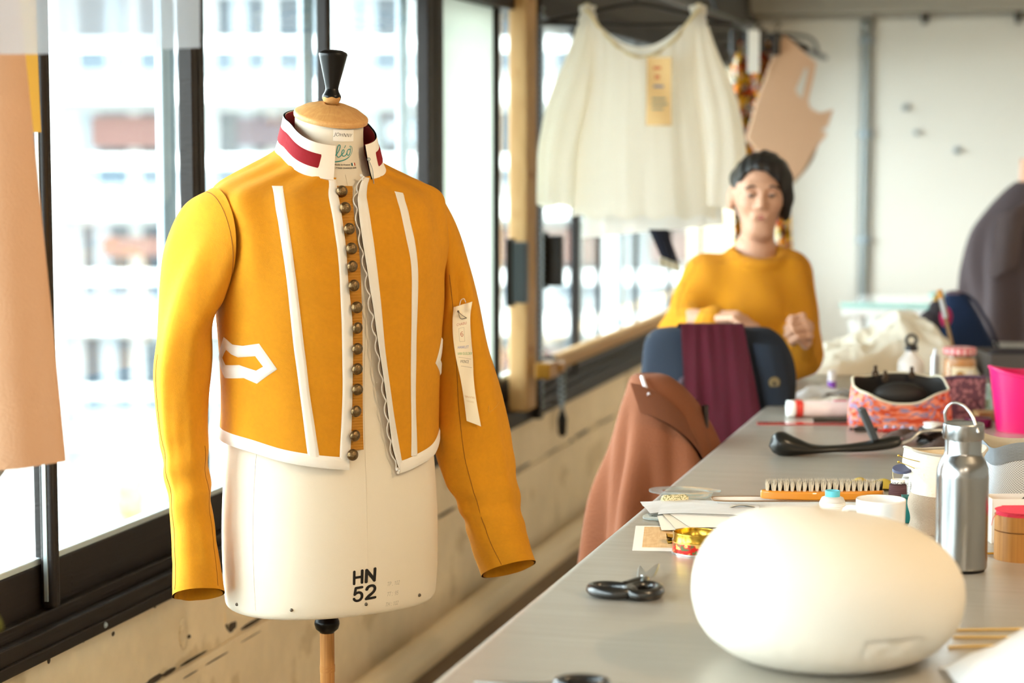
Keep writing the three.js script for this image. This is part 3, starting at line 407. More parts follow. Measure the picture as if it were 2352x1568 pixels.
  // sleeves: ellipses between an outer and an inner edge line
  const sleeve = (rows, Zc, Dv, flip, seed) => {
    const T = table(rows.map((r, i) => [i, ...r])), Z = table(Zc), D = table(Dv), N = rows.length - 1;
    const sec = (s, psi, grow = 0) => {
      const [ox, oy, ix, iy] = T(s), [zc] = Z(s), [dx, dy, dz] = D(s), c = Math.cos(psi), sn = Math.sin(psi), ax = (ox - ix) / 2, ay = (oy - iy) / 2, la = Math.hypot(ax, ay), ld = Math.hypot(dx, dy, dz);
      const up = s / N, arm = Math.exp(-(((s - 3.0) / 1.5) ** 2));
      const drape = s < 0.35 ? 0 : grow + 0.0065 * arm * Math.sin(psi * 3 + 1.1 + s * 0.6 * (flip ? 1 : -1)) + 0.0042 * Math.exp(-(((Math.abs(psi - (flip ? 1.0 : 0.8))) / 0.22) ** 2)) * smooth(0.8, 2.2, s) * (1 - smooth(6.5, 9, s)) - 0.0048 * Math.exp(-(((Math.abs(psi - (flip ? 1.55 : 1.4))) / 0.3) ** 2)) * smooth(0.8, 2, s) * (1 - smooth(4, 6, s)) + 0.0026 * Math.sin(psi * 2 + s * 1.1 + seed) * smooth(0.3, 2, s) + 0.0042 * n3(Math.cos(psi) * 2.1 + seed, s * 0.8 + psi * 0.1, Math.sin(psi) * 2.1, 3 + seed) * smooth(0.3, 2, s) + 0.0022 * Math.exp(-(((s - 7.4) / 0.9) ** 2)) * Math.sin(s * 7 + psi * 2);
      const ka = 1 + drape / la, kd = 1 + drape / ld;
      return [(ox + ix) / 2 + ax * c * ka + dx * sn * kd, (oy + iy) / 2 + ay * c * ka + dy * sn * kd, zc + dz * sn * kd];
    };
    return { sec, N, geo: surf(80, 110, (u, v) => sec(v * N, u * 2 * Math.PI), { wrap: true, flip, thick: 0.0032, us: 0.4, vs: 0.7 }) };
  };
  const left = sleeve([[-0.172, 1.4645, -0.1689, 1.3002], [-0.2086, 1.4405, -0.1712, 1.2848], [-0.2371, 1.3856, -0.1735, 1.2674], [-0.2561, 1.3231, -0.1752, 1.2429], [-0.2663, 1.2499, -0.1791, 1.208], [-0.2717, 1.1729, -0.1848, 1.1518], [-0.268, 1.1026, -0.1884, 1.0885], [-0.2579, 1.0285, -0.1866, 1.0179], [-0.25, 0.9541, -0.1777, 0.947], [-0.2478, 0.8686, -0.1675, 0.8722], [-0.2473, 0.8057, -0.1597, 0.8172]],
    [[0, 0.10], [3, 0.10], [10, 0.115]], [[0, 0.040, 0, 0.060], [1, 0.042, 0, 0.062], [2, 0.032, 0, 0.064], [4, 0.012, 0, 0.064], [7, 0, 0.004, 0.054], [9, 0, 0.010, 0.048], [10, 0, 0.019, 0.045]], true, 1);
  part('sleeve', left.geo, wool, g);
  const right = sleeve([[0.1765, 1.457, 0.1802, 1.2889], [0.2048, 1.4031, 0.1786, 1.2704], [0.2289, 1.3369, 0.1755, 1.2334], [0.2487, 1.263, 0.1731, 1.1814], [0.2671, 1.1851, 0.17, 1.1144], [0.2834, 1.1106, 0.1705, 1.0508], [0.2967, 1.0396, 0.1792, 0.9908], [0.3101, 0.9683, 0.1999, 0.9382], [0.3228, 0.9043, 0.2191, 0.8892], [0.3325, 0.8589, 0.234, 0.8423], [0.3408, 0.8234, 0.2503, 0.8037]],
    [[0, -0.10], [4, -0.09], [10, -0.075]], [[0, 0.008, 0, 0.062], [2, 0.004, 0, 0.066], [5, 0, 0, 0.062], [8, 0, 0.006, 0.05], [10, 0.004, 0.020, 0.045]], false, 2);
  part('sleeve', right.geo, wool, g);
  const seamLine = (sl, psi0, psi1, s0, s1) => part('seam', tube(Array.from({ length: 30 }, (_, k) => sl.sec(lerp(s0, s1, k / 29), lerp(psi0, psi1, k / 29), 0.0002)), 0.0005, 90, 5), thread, g);
  seamLine(right, 1.72, 1.93, 1.2, 9.96); seamLine(left, 0.55, 0.75, 4.6, 9.9); seamLine(left, 2.75, 2.6, 6.5, 9.9);
  seamLine(left, 0.02, 2.9, 0.35, 0.35); seamLine(right, 0.02, 2.9, 0.3, 0.3);
  // size label of creased paper pinned to the sleeve
  const labelT = canvasTex(192, 1024, (c, w, h) => { c.fillStyle = '#f7ecd2'; c.fillRect(0, 0, w, h); c.font = '34px sans-serif'; c.fillStyle = '#b8583e'; c.fillText('CHABU', 44, 190); c.font = '64px sans-serif'; c.fillText('6', 78, 300); c.strokeStyle = '#9a8f78'; c.lineWidth = 2; c.strokeRect(66, 216, 56, 130); c.fillStyle = '#6a74b8'; c.font = 'italic 32px sans-serif'; c.fillText('HAMLET', 34, 410); c.fillStyle = '#5d9a3a'; c.font = 'italic 30px sans-serif'; c.fillText('VAN GUILDER', 24, 466, 160); c.beginPath(); c.moveTo(30, 486); c.lineTo(170, 500); c.stroke(); c.fillStyle = '#4e4a3a'; c.fillText('PRINCE', 40, 530); c.beginPath(); c.moveTo(40, 552); c.lineTo(176, 560); c.stroke(); c.fillStyle = '#cfa46a'; c.font = '26px serif'; c.fillText('Opéra de Paris', 22, 800, 150); c.fillStyle = '#dcc8a0'; c.fillText('costumes', 40, 838, 110); });
  const lab = thing('paper_label', 'long creased paper label with handwriting pinned to the jacket sleeve', 'label', FORM_AT, VIEW_YAW);
  const lc = table([[0, 0.2042, 1.2646, 0.2353, 1.274], [0.12, 0.2025, 1.243, 0.232, 1.25], [0.3, 0.2035, 1.213, 0.2330, 1.216], [0.48, 0.2080, 1.18, 0.236, 1.18], [0.62, 0.2150, 1.148, 0.2375, 1.146], [0.8, 0.221, 1.112, 0.2420, 1.108], [1, 0.2255, 1.075, 0.2495, 1.0654]]);
  part('paper', surf(10, 60, (u, v) => { const t = 1 - v, [ax, ay, b, by] = lc(t), [zs] = [right.sec(2.6 + t * 2.9, Math.PI / 2)[2]]; return [lerp(ax, b, u), lerp(ay, by, u), zs + 0.006 + 0.004 * Math.sin(t * 9 + u * 1.2) * Math.sin(u * Math.PI * 0.8 + 0.5) + (t < 0.08 ? 0.003 * Math.sin(u * 9) : 0)]; }, { thick: 0.0004 }), mat(0xffffff, 0.85, { map: labelT, side: THREE.DoubleSide }), lab);
  const pz = right.sec(2.7, Math.PI / 2)[2] + 0.012;
  part('safety_pin', [tube([[0.212, 1.258, pz], [0.218, 1.252, pz + 0.002], [0.226, 1.247, pz]], 0.0006, 14, 5), tube([[0.212, 1.258, pz], [0.216, 1.246, pz + 0.001], [0.226, 1.247, pz]], 0.0006, 14, 5), at(new THREE.SphereGeometry(0.0018, 8, 6), 0.212, 1.258, pz)], M.steelPin, lab);
  part('thread_end', tube([[0.214, 1.268, pz - 0.002], [0.217, 1.277, pz], [0.2215, 1.279, pz + 0.002], [0.2245, 1.273, pz]], 0.0008, 20, 5), braid, lab);
  part('loose_thread', tube([right.sec(5.0, 0.95, 0.001), right.sec(5.14, 0.97, 0.0012), right.sec(5.13, 0.80, 0.0012), right.sec(5.06, 0.55, 0.001)], 0.0005, 30, 5), mat(0xd9a030, 0.8), g);
}
// ---------- work table ----------
const TY = 0.93, TX = -0.685;
M.zinc = mat(0xb6b0a5, 0.36, { metalness: 0.45, roughnessMap: rep(dataTex(256, (u, v) => grey(0.75 + 0.5 * fbm(u * 8, v * 8, 8, 5, 111) * fbm(u * 3, v * 64, 64, 2, 115))), 1.1), bumpMap: rep(streak, 1.4, 0.7), bumpScale: 0.0006 });
{
  const t = thing('work_table', 'long grey zinc-topped work table covered with sewing things', 'table', [0, 0, 0]);
  const prof = []; const sh = new THREE.Shape(); const r = 0.022, w = 1.5;
  sh.moveTo(TX + r, TY); sh.lineTo(TX + w - r, TY); sh.absarc(TX + w - r, TY - r, r, Math.PI / 2, -Math.PI / 2, true); sh.lineTo(TX + r, TY - 2 * r); sh.absarc(TX + r, TY - r, r, -Math.PI / 2, Math.PI / 2, true);
  part('tabletop', at(new THREE.ExtrudeGeometry(sh, { depth: 7.2, bevelEnabled: false, curveSegments: 10 }), 0, 0, -6.55), M.zinc, t);
  for (const x of [TX + 0.12, TX + w - 0.12]) for (const z of [0.5, -2.1, -4.4, -6.3]) part('leg', span(x - 0.035, x + 0.035, 0, TY - 2 * r, z - 0.035, z + 0.035, 0.006), M.steelGrey, t);
  for (const x of [TX + 0.12, TX + w - 0.12]) part('apron', span(x - 0.015, x + 0.015, TY - 0.14, TY - 2 * r, -6.3, 0.5), M.steelGrey, t);
}
const put = (name, label, category, x, z, turn = VIEW_YAW, group) => thing(name, label, category, [x, TY, z], turn, group);
M.calico = mat(0xd9d2c4, 0.85, { bumpMap: rep(weave, 20), bumpScale: 0.0003 });
M.black = mat(0x0d0d0e, 0.28, { clearcoat: 0.4, clearcoatRoughness: 0.2 });
M.steel = mat(0xc2c3c4, 0.3, { metalness: 1 });
M.brushed = mat(0xa4a6a8, 0.24, { metalness: 1, anisotropy: 0.4 });
M.paper = mat(0xf6f3ec, 0.9, { side: THREE.DoubleSide });
M.clear = mat(0xf2f6f7, 0.12, { transmission: 0.86, thickness: 0, side: THREE.DoubleSide });
M.milky = mat(0xfbfcfd, 0.55, { transmission: 0.5, thickness: 0, side: THREE.DoubleSide });
M.porcelain = mat(0xf4f4f2, 0.12, { clearcoat: 0.5 });
M.threadWhite = mat(0xf2f0ec, 0.9, { bumpMap: rep(ribs, 1, 3), bumpScale: 0.0006 });
const flat = (pts, h) => at(new THREE.ExtrudeGeometry(new THREE.Shape(pts.map(([x, z]) => new THREE.Vector2(x, z))), { depth: h, bevelEnabled: false }), 0, h, 0, Math.PI / 2);   // outline in (x, z) lying on the table

{ // stuffed calico head block
  const b = put('stuffed_block', 'large white stuffed calico cushion block lying on the zinc table', 'cushion block', -0.262, -2.375); b.position.y = TY + 0.001;
  const P = table([[0, 0.001, 0], [0.12, 0.085, 0.0], [0.22, 0.122, 0.014], [0.36, 0.149, 0.042], [0.5, 0.158, 0.078], [0.64, 0.150, 0.115], [0.78, 0.122, 0.147], [0.9, 0.074, 0.168], [1, 0.001, 0.175]]);
  const s = part('cushion', surf(96, 70, (u, v) => { const a = u * 2 * Math.PI, [r, y] = P(v), w = 1 + 0.012 * Math.sin(2 * a + 0.7) + 0.006 * n3(Math.cos(a) * 2, y * 12, Math.sin(a) * 2, 5), low = 1 - smooth(0.1, 0.55, v), crease = 0.0016 * low * Math.sin(a * 38 + 2 * Math.sin(y * 60)) * smooth(0.1, 0.3, v); return [Math.cos(a) * (r * w + crease) - 0.10 * (y - 0.08) * smooth(0.45, 1, v), y + 0.006 * Math.cos(a + 2.6) * smooth(0.2, 0.8, v), -Math.sin(a) * (r * w + crease) * 0.97]; }, { wrap: true, us: 1, vs: 0.4 }), M.calico, b);
  part('patch', surf(20, 10, (u, v) => { const a = lerp(-1.45, -0.98, u), y = lerp(0.03, 0.052, v), r = P(lerp(0.315, 0.405, v))[0] + 0.0015 + 0.0012 * Math.sin(u * 11) * Math.sin(v * 5); return [Math.cos(a) * r, y, -Math.sin(a) * r * 0.97]; }, { thick: 0.001, us: 0.1, vs: 0.05 }), M.calico, b);
}
{ // scissors
  const s = put('tailor_scissors', 'tailor scissors with black handles lying open on the table', 'scissors', -0.548, -2.66, VIEW_YAW + 0.05);
  const loop = (cx, cz, rx, rz, a) => tube(Array.from({ length: 26 }, (_, k) => { const q = k / 26 * 2 * Math.PI, x = Math.cos(q) * rx, z = Math.sin(q) * rz; return [cx + x * Math.cos(a) + z * Math.sin(a), 0.0085, cz - x * Math.sin(a) + z * Math.cos(a)]; }), 0.0075, 60, 10, true);
  part('handle', [loop(-0.036, 0.018, 0.021, 0.030, 0.9), tube([[-0.017, 0.009, 0.002], [0.0, 0.0095, -0.018], [0.010, 0.009, -0.032]], 0.008, 16, 10)], M.black, s);
  part('handle', [loop(0.006, 0.024, 0.020, 0.030, -0.35), tube([[0.010, 0.009, -0.002], [0.012, 0.0095, -0.02], [0.014, 0.009, -0.034]], 0.008, 16, 10)], M.black, s);
  const blade = (a) => at(new THREE.ExtrudeGeometry(new THREE.Shape([[-0.007, 0], [0.007, 0], [0.0075, 0.04], [0.004, 0.085], [0.0006, 0.115], [-0.003, 0.085], [-0.006, 0.04]].map((p) => new THREE.Vector2(...p))), { depth: 0.0026, bevelEnabled: true, bevelSize: 0.0008, bevelThickness: 0.0006, bevelSegments: 1 }), 0.012, 0.006, -0.03, -Math.PI / 2, a);
  part('blade', blade(-0.06), M.steel, s); part('blade', at(blade(-0.30), 0, 0.003, 0), M.steel, s); part('pivot', at(cyl(0.0045, 0.004, 0.004, 14), 0.014, 0.011, -0.048), M.steel, s);
}
{ // tin, card, papers, clear templates and bags
  const t = put('round_tin', 'small open round tin with red and gold floral band', 'tin', -0.522, -2.955);
  const red = dataTex(256, (u, v) => { const k = fbm(u * 36, v * 8, 36, 3, 131), e = Math.abs(v - 0.5) > 0.44; return e || k > 0.56 ? [0.88, 0.74, 0.42] : k < 0.34 ? [0.35, 0.4, 0.22] : [0.80, 0.10, 0.07]; }, { srgb: true });
  part('body', lathe([[0.0315, 0.0], [0.0335, 0.001], [0.0335, 0.0195]], 56), mat(0xffffff, 0.3, { map: red, metalness: 0.2 }), t);
  part('rim', lathe([[0.0342, 0], [0.0348, 0.002], [0.0338, 0.003]], 56), M.steel, t);
  part('collar', lathe([[0.0338, 0.0185], [0.0342, 0.0205], [0.0325, 0.0215], [0.0325, 0.031], [0.033, 0.032], [0.032, 0.0325], [0.0317, 0.031], [0.0317, 0.004], [0, 0.003]], 56), mat(0xc9a544, 0.22, { metalness: 1, side: THREE.DoubleSide }), t);
  const card = put('photo_card', 'printed photo card with a white border under the round tin', 'card', -0.567, -3.06, 0.18);
  part('sheet', bx(0.135, 0.0008, 0.20, 0, 0.0004, 0), M.paper, card);
  part('print', bx(0.115, 0.0003, 0.17, 0.004, 0.0009, -0.006), mat(0xffffff, 0.5, { map: rep(woodTex([0.86, 0.68, 0.45], [0.95, 0.82, 0.62], 141, 8), 6, 6) }), card); part('print', bx(0.05, 0.0003, 0.06, 0.036, 0.0011, 0.049), mat(0x8d7f86, 0.6), card);
  for (let k = 0; k < 3; k++) single('paper_sheet', surf(8, 8, (u, v) => [(u - 0.5) * 0.21, 0.002 + 0.0018 * k + 0.0012 * Math.sin(u * 5 + k), (v - 0.5) * 0.13], { thick: 0.0005, flip: true }), mat([0xf7efe2, 0xf4ead8, 0xf9f5ee][k], 0.9), ['cream paper sheet lowest of the small pile behind the tin', 'cream paper sheet in the middle of the small pile', 'white paper sheet on top of the small pile behind the tin'][k], 'paper', [-0.515 + 0.012 * k, TY + 0.002, -3.19 - 0.012 * k], 0.25 + 0.1 * k);
  const felt = put('yellow_felt', 'folded scraps of yellow felt beside the round tin', 'felt', -0.553, -3.03); for (let k = 0; k < 3; k++) part('scrap', surf(8, 6, (u, v) => [(u - 0.5) * 0.05, 0.002 + k * 0.004 + 0.002 * Math.sin(u * 6 + k), (v - 0.5) * 0.03], { thick: 0.0022, flip: true }), fabric(k === 1 ? 0xa8741a : 0xd9a21c, { rep: 2 }), felt);
  // french curves in clear acrylic
  const ringGeo = (r0, r1, a0, a1, h) => { const o = [], i = []; for (let k = 0; k <= 40; k++) { const a = lerp(a0, a1, k / 40), q = 1 + 0.25 * k / 40; o.push(new THREE.Vector2(Math.cos(a) * r1 * q, Math.sin(a) * r1 * 0.8)); i.unshift(new THREE.Vector2(Math.cos(a) * r0 * q, Math.sin(a) * r0 * 0.75)); } return at(new THREE.ExtrudeGeometry(new THREE.Shape([...o, ...i]), { depth: h, bevelEnabled: false }), 0, h, 0, Math.PI / 2); };
  const acrylic = mat(0xe9f1f2, 0.08, { transmission: 0.82, thickness: 0, side: THREE.DoubleSide });
  const labels = ['large clear acrylic curve template overhanging the table edge', 'small clear acrylic ring template on the plastic sleeve', 'clear acrylic curve template beside the printed card'];
  [[-0.632, -3.46, 0.036, 0.054, 0.2, 5.9], [-0.605, -3.40, 0.018, 0.027, 0, 6.2], [-0.622, -3.235, 0.022, 0.036, 0.5, 5.6]].forEach(([x, z, r0, r1, a0, a1], k) => single('curve_template', ringGeo(r0, r1, a0, a1, 0.003), acrylic, labels[k], 'template', [x, TY + 0.001 + (k === 1 ? 0.006 : 0.004 * (k === 0)), z], 0.5 * k));
  const roll = put('lace_roll', 'small roll of cream lace speckled with green on clear plastic', 'lace roll', -0.628, -3.355, VIEW_YAW + 0.25); part('roll', at(new THREE.CapsuleGeometry(0.0085, 0.032, 6, 16), 0, 0.0095, 0, 0, 0, Math.PI / 2), mat(0xffffff, 0.9, { map: rep(dataTex(128, (u, v) => fbm(u * 20, v * 20, 20, 2, 151) > 0.6 ? [0.45, 0.45, 0.25] : [0.93, 0.88, 0.72], { srgb: true }), 2) }), roll);
  const bag = (x, z, w, d, turn, label, seed, lift = 0.004, m = M.milky) => single('plastic_sleeve', surf(22, 16, (u, v) => [(u - 0.5) * w, lift + 0.004 * fbm(u * 4 + seed, v * 4, 64, 3, seed) + 0.003 * Math.sin(u * Math.PI), (v - 0.5) * d], { flip: true, thick: 0.0006 }), m, label, 'plastic bag', [x, TY, z], turn);
  bag(-0.598, -3.305, 0.14, 0.11, 0.35, 'clear plastic sleeve lying over the curve templates', 3); bag(-0.555, -3.27, 0.16, 0.10, 0.12, 'flat clear plastic bag holding a strip of lace', 8, 0.007);
  const lace = put('lace_strip', 'narrow cream lace strip curling beside the white tray', 'lace', -0.50, -3.30); part('strip', surf(60, 4, (u, v) => { const a = u * 3.4; return [-0.03 + 0.1 * u, 0.010 + 0.004 * Math.sin(a * 2), -0.012 * Math.sin(a) + (v - 0.5) * 0.010 + 0.0012 * Math.sin(u * 190)]; }, { thick: 0.0008, flip: true }), fabric(0xf3ead8), lace);
}
{ // enamel tray with the brush
  const t = put('enamel_tray', 'narrow white tray with a brown rim under the clothes brush', 'tray', -0.42, -3.378, VIEW_YAW);
  const P = (k, l, w, y) => { const a = k * 2 * Math.PI, c = Math.cos(a), s = Math.sin(a), e = 0.28; return [Math.sign(c) * Math.abs(c) ** e * l / 2, y, Math.sign(s) * Math.abs(s) ** e * w / 2]; };
  part('dish', surf(72, 12, (u, v) => v < 0.5 ? P(u, lerp(0.24, 0.295, v * 2), lerp(0.032, 0.046, v * 2), lerp(0.0, 0.016, v * 2)) : P(u, lerp(0.292, 0.001, (v - 0.5) * 2), lerp(0.043, 0.001, (v - 0.5) * 2), lerp(0.016, 0.010, smooth(0, 0.1, (v - 0.5) * 2))), { wrap: true }), M.porcelain, t);
  part('rim', tube(Array.from({ length: 72 }, (_, k) => P(k / 72, 0.295, 0.046, 0.0162)), 0.0011, 144, 6, true), mat(0x8a6a4a, 0.6), t);
  const b = put('clothes_brush', 'wooden clothes brush lying bristles up on the narrow white tray', 'brush', -0.385, -3.388, VIEW_YAW); b.position.y = TY + 0.0172;
  const body = new THREE.Shape(); const L = 0.1, W = 0.022; body.absellipse(0, 0, L, W, 0, Math.PI * 2);
  part('body', at(new THREE.ExtrudeGeometry(body, { depth: 0.008, bevelEnabled: true, bevelSize: 0.003, bevelThickness: 0.003, bevelSegments: 3, curveSegments: 48 }), 0, 0.011, 0, Math.PI / 2), mat(0xd98a1e, 0.35, { clearcoat: 0.5 }), b);
  const r = rngOf(9), white = mat(0xe9dfcc, 0.9), dark = mat(0x1c1a18, 0.9);
  const tuft = (n, rr, h, seed) => { const q = rngOf(seed), g = []; for (let k = 0; k < n; k++) { const a = q() * 6.28, d = Math.sqrt(q()) * rr; g.push(at(new THREE.ConeGeometry(0.0007, h * (0.85 + 0.25 * q()), 4, 1).translate(0, h / 2, 0).rotateZ(-Math.cos(a) * 0.22 * q()).rotateX(Math.sin(a) * 0.22 * q()), Math.cos(a) * d * 0.55, 0, Math.sin(a) * d * 0.55)); } return join(g); };
  const wt = [tuft(26, 0.0055, 0.019, 1), tuft(26, 0.0055, 0.019, 2)], dt = tuft(30, 0.006, 0.0175, 3);
  for (let k = 0; k < 19; k++) { const x = -0.092 + k * 0.0102, ed = Math.sqrt(1 - (x / 0.104) ** 2); part('white_tuft', wt[k % 2], white, b).position.set(x, 0.0135, 0.013 * ed); part('dark_tuft', dt, dark, b).position.set(x + 0.005, 0.0135, 0.002); part('white_tuft', wt[(k + 1) % 2], white, b).position.set(x + 0.004, 0.0135, -0.013 * ed); }
}
{ // spool, mug, teal box, pouch, bottle
  const s = put('thread_spool', 'white thread spool with a cyan plastic top behind the cushion block', 'thread spool', -0.35, -3.223);
  part('thread', lathe([[0, 0.002], [0.0195, 0.002], [0.0205, 0.01], [0.0205, 0.040], [0.017, 0.047], [0.012, 0.049]], 32), M.threadWhite, s); part('core', lathe([[0.0115, 0.045], [0.012, 0.058], [0.0095, 0.058], [0.009, 0.046]], 28), mat(0x5fc4d8, 0.4), s); part('foot', cyl(0.02, 0.02, 0.003, 28), mat(0x5fc4d8, 0.4), s);
  const m = put('white_mug', 'white porcelain mug between the thread spool and the fabric pouch', 'mug', -0.26, -3.056);
  part('body', lathe([[0, 0.001], [0.030, 0.0], [0.0335, 0.004], [0.0355, 0.02], [0.037, 0.074], [0.0365, 0.0765], [0.0345, 0.0755], [0.0335, 0.02], [0.030, 0.008], [0, 0.007]], 56), M.porcelain, m);
  part('handle', tube([[-0.035, 0.062, 0.0], [-0.050, 0.062, 0], [-0.058, 0.045, 0], [-0.05, 0.024, 0], [-0.034, 0.018, 0]], 0.0045, 40, 10), M.porcelain, m);
  part('coffee', at(cyl(0.0338, 0.0338, 0.002, 40), 0, 0.03, 0), mat(0x3a2415, 0.1), m);
  const tb = put('teal_box', 'small teal cardboard box beside the white mug', 'box', -0.225, -3.30, VIEW_YAW - 0.1); part('box', rb(0.045, 0.040, 0.03, 0.002, 0, 0.02, 0), mat(0x0f7a74, 0.6), tb); part('flap', rb(0.045, 0.002, 0.031, 0.0008, 0, 0.041, 0), mat(0x0c6660, 0.6), tb);
  const p = put('fabric_pouch', 'soft cream and beige fabric pouch standing open behind the steel bottle', 'pouch', -0.172, -3.235, VIEW_YAW);
  const pouch = (u, v, o = 0) => { const a = u * 2 * Math.PI, c = Math.cos(a), sn = Math.sin(a), e = 0.6, y = v * 0.128 + 0.004 * v * Math.sin(a * 2 + 1), w = 0.062 * (1 - 0.10 * Math.sin(v * 3)) + 0.003 * Math.sin(a * 5 + v * 7) * v - o, d = 0.04 + 0.004 * Math.sin(a * 4 + v * 9) * v - o; return [Math.sign(c) * Math.abs(c) ** e * w - 0.008 * v * v + 0.004 * Math.sin(v * 14), y, -Math.sign(sn) * Math.abs(sn) ** e * d]; };
  const cream = fabric(0xf2eadc, { rep: 3 }), beige = fabric(0xb8a692, { rep: 8, bump: 0.002 });
  part('lower_panel', surf(64, 14, (u, v) => pouch(u, v * 0.48), { wrap: true, us: 0.4, vs: 0.1 }), beige, p);
  part('upper_panel', surf(64, 16, (u, v) => pouch(u, 0.47 + v * 0.53, -0.0006), { wrap: true, us: 0.4, vs: 0.1 }), cream, p);
  part('lining', surf(64, 16, (u, v) => pouch(u, 1 - v * 0.9, v < 0.04 ? 0 : 0.004), { wrap: true, us: 0.4, vs: 0.1 }), fabric(0xe6d6b8, { rep: 5 }), p); part('rim', tube(Array.from({ length: 50 }, (_, k) => pouch(k / 50, 1)), 0.0022, 100, 6, true), cream, p);
  part('bottom', surf(40, 2, (u, v) => { const q = pouch(u, 0.01); return [q[0] * v, 0.002, q[2] * v]; }, { wrap: true, flip: true }), beige, p);
  part('seam', tube(Array.from({ length: 12 }, (_, k) => { const q = pouch(0.86, k / 11, -0.0015); return [q[0] + 0.002 * Math.sin(k * 2.1), q[1], q[2]]; }), 0.0012, 60, 5), mat(0x9a8872, 0.9), p);
  for (const [y, l] of [[0.118, 0.020], [0.108, 0.014]]) part('safety_pin', [tube([[-0.082, y + 0.004, 0.02], [-0.07, y, 0.026], [-0.082 + l * 1.6, y - 0.004, 0.034]], 0.0007, 14, 5), at(new THREE.SphereGeometry(0.002, 8, 6), -0.082, y + 0.004, 0.02)], mat(0xc9a94e, 0.3, { metalness: 1 }), p);
  part('button', at(cyl(0.016, 0.015, 0.004, 28), -0.074, 0.098, 0.012, 0.25, 0, 0.1), mat(0x4c5170, 0.5), p);
  const b = put('steel_bottle', 'brushed stainless steel drinking bottle with a wire carry loop', 'bottle', -0.136, -2.933);
  part('body', lathe([[0, 0.004], [0.0355, 0.004], [0.0366, 0.007], [0.0366, 0.134], [0.0355, 0.147], [0.0315, 0.158], [0.0268, 0.165], [0.0256, 0.17], [0.0256, 0.188]], 72), M.brushed, b); part('base', lathe([[0, 0], [0.033, 0], [0.0345, 0.005], [0, 0.005]], 48), M.rubber, b);
  part('cap', lathe([[0.0262, 0.187], [0.0288, 0.1885], [0.029, 0.208], [0.0278, 0.2105], [0.0262, 0.2098], [0, 0.2098]], 64), M.brushed, b);
  part('carry_loop', tube([[-0.024, 0.2095, -0.006], [-0.0255, 0.226, -0.004], [-0.017, 0.2385, 0.0], [-0.003, 0.236, 0.006], [0.008, 0.222, 0.016], [0.015, 0.200, 0.0265]], 0.0021, 50, 10), M.steel, b);
}
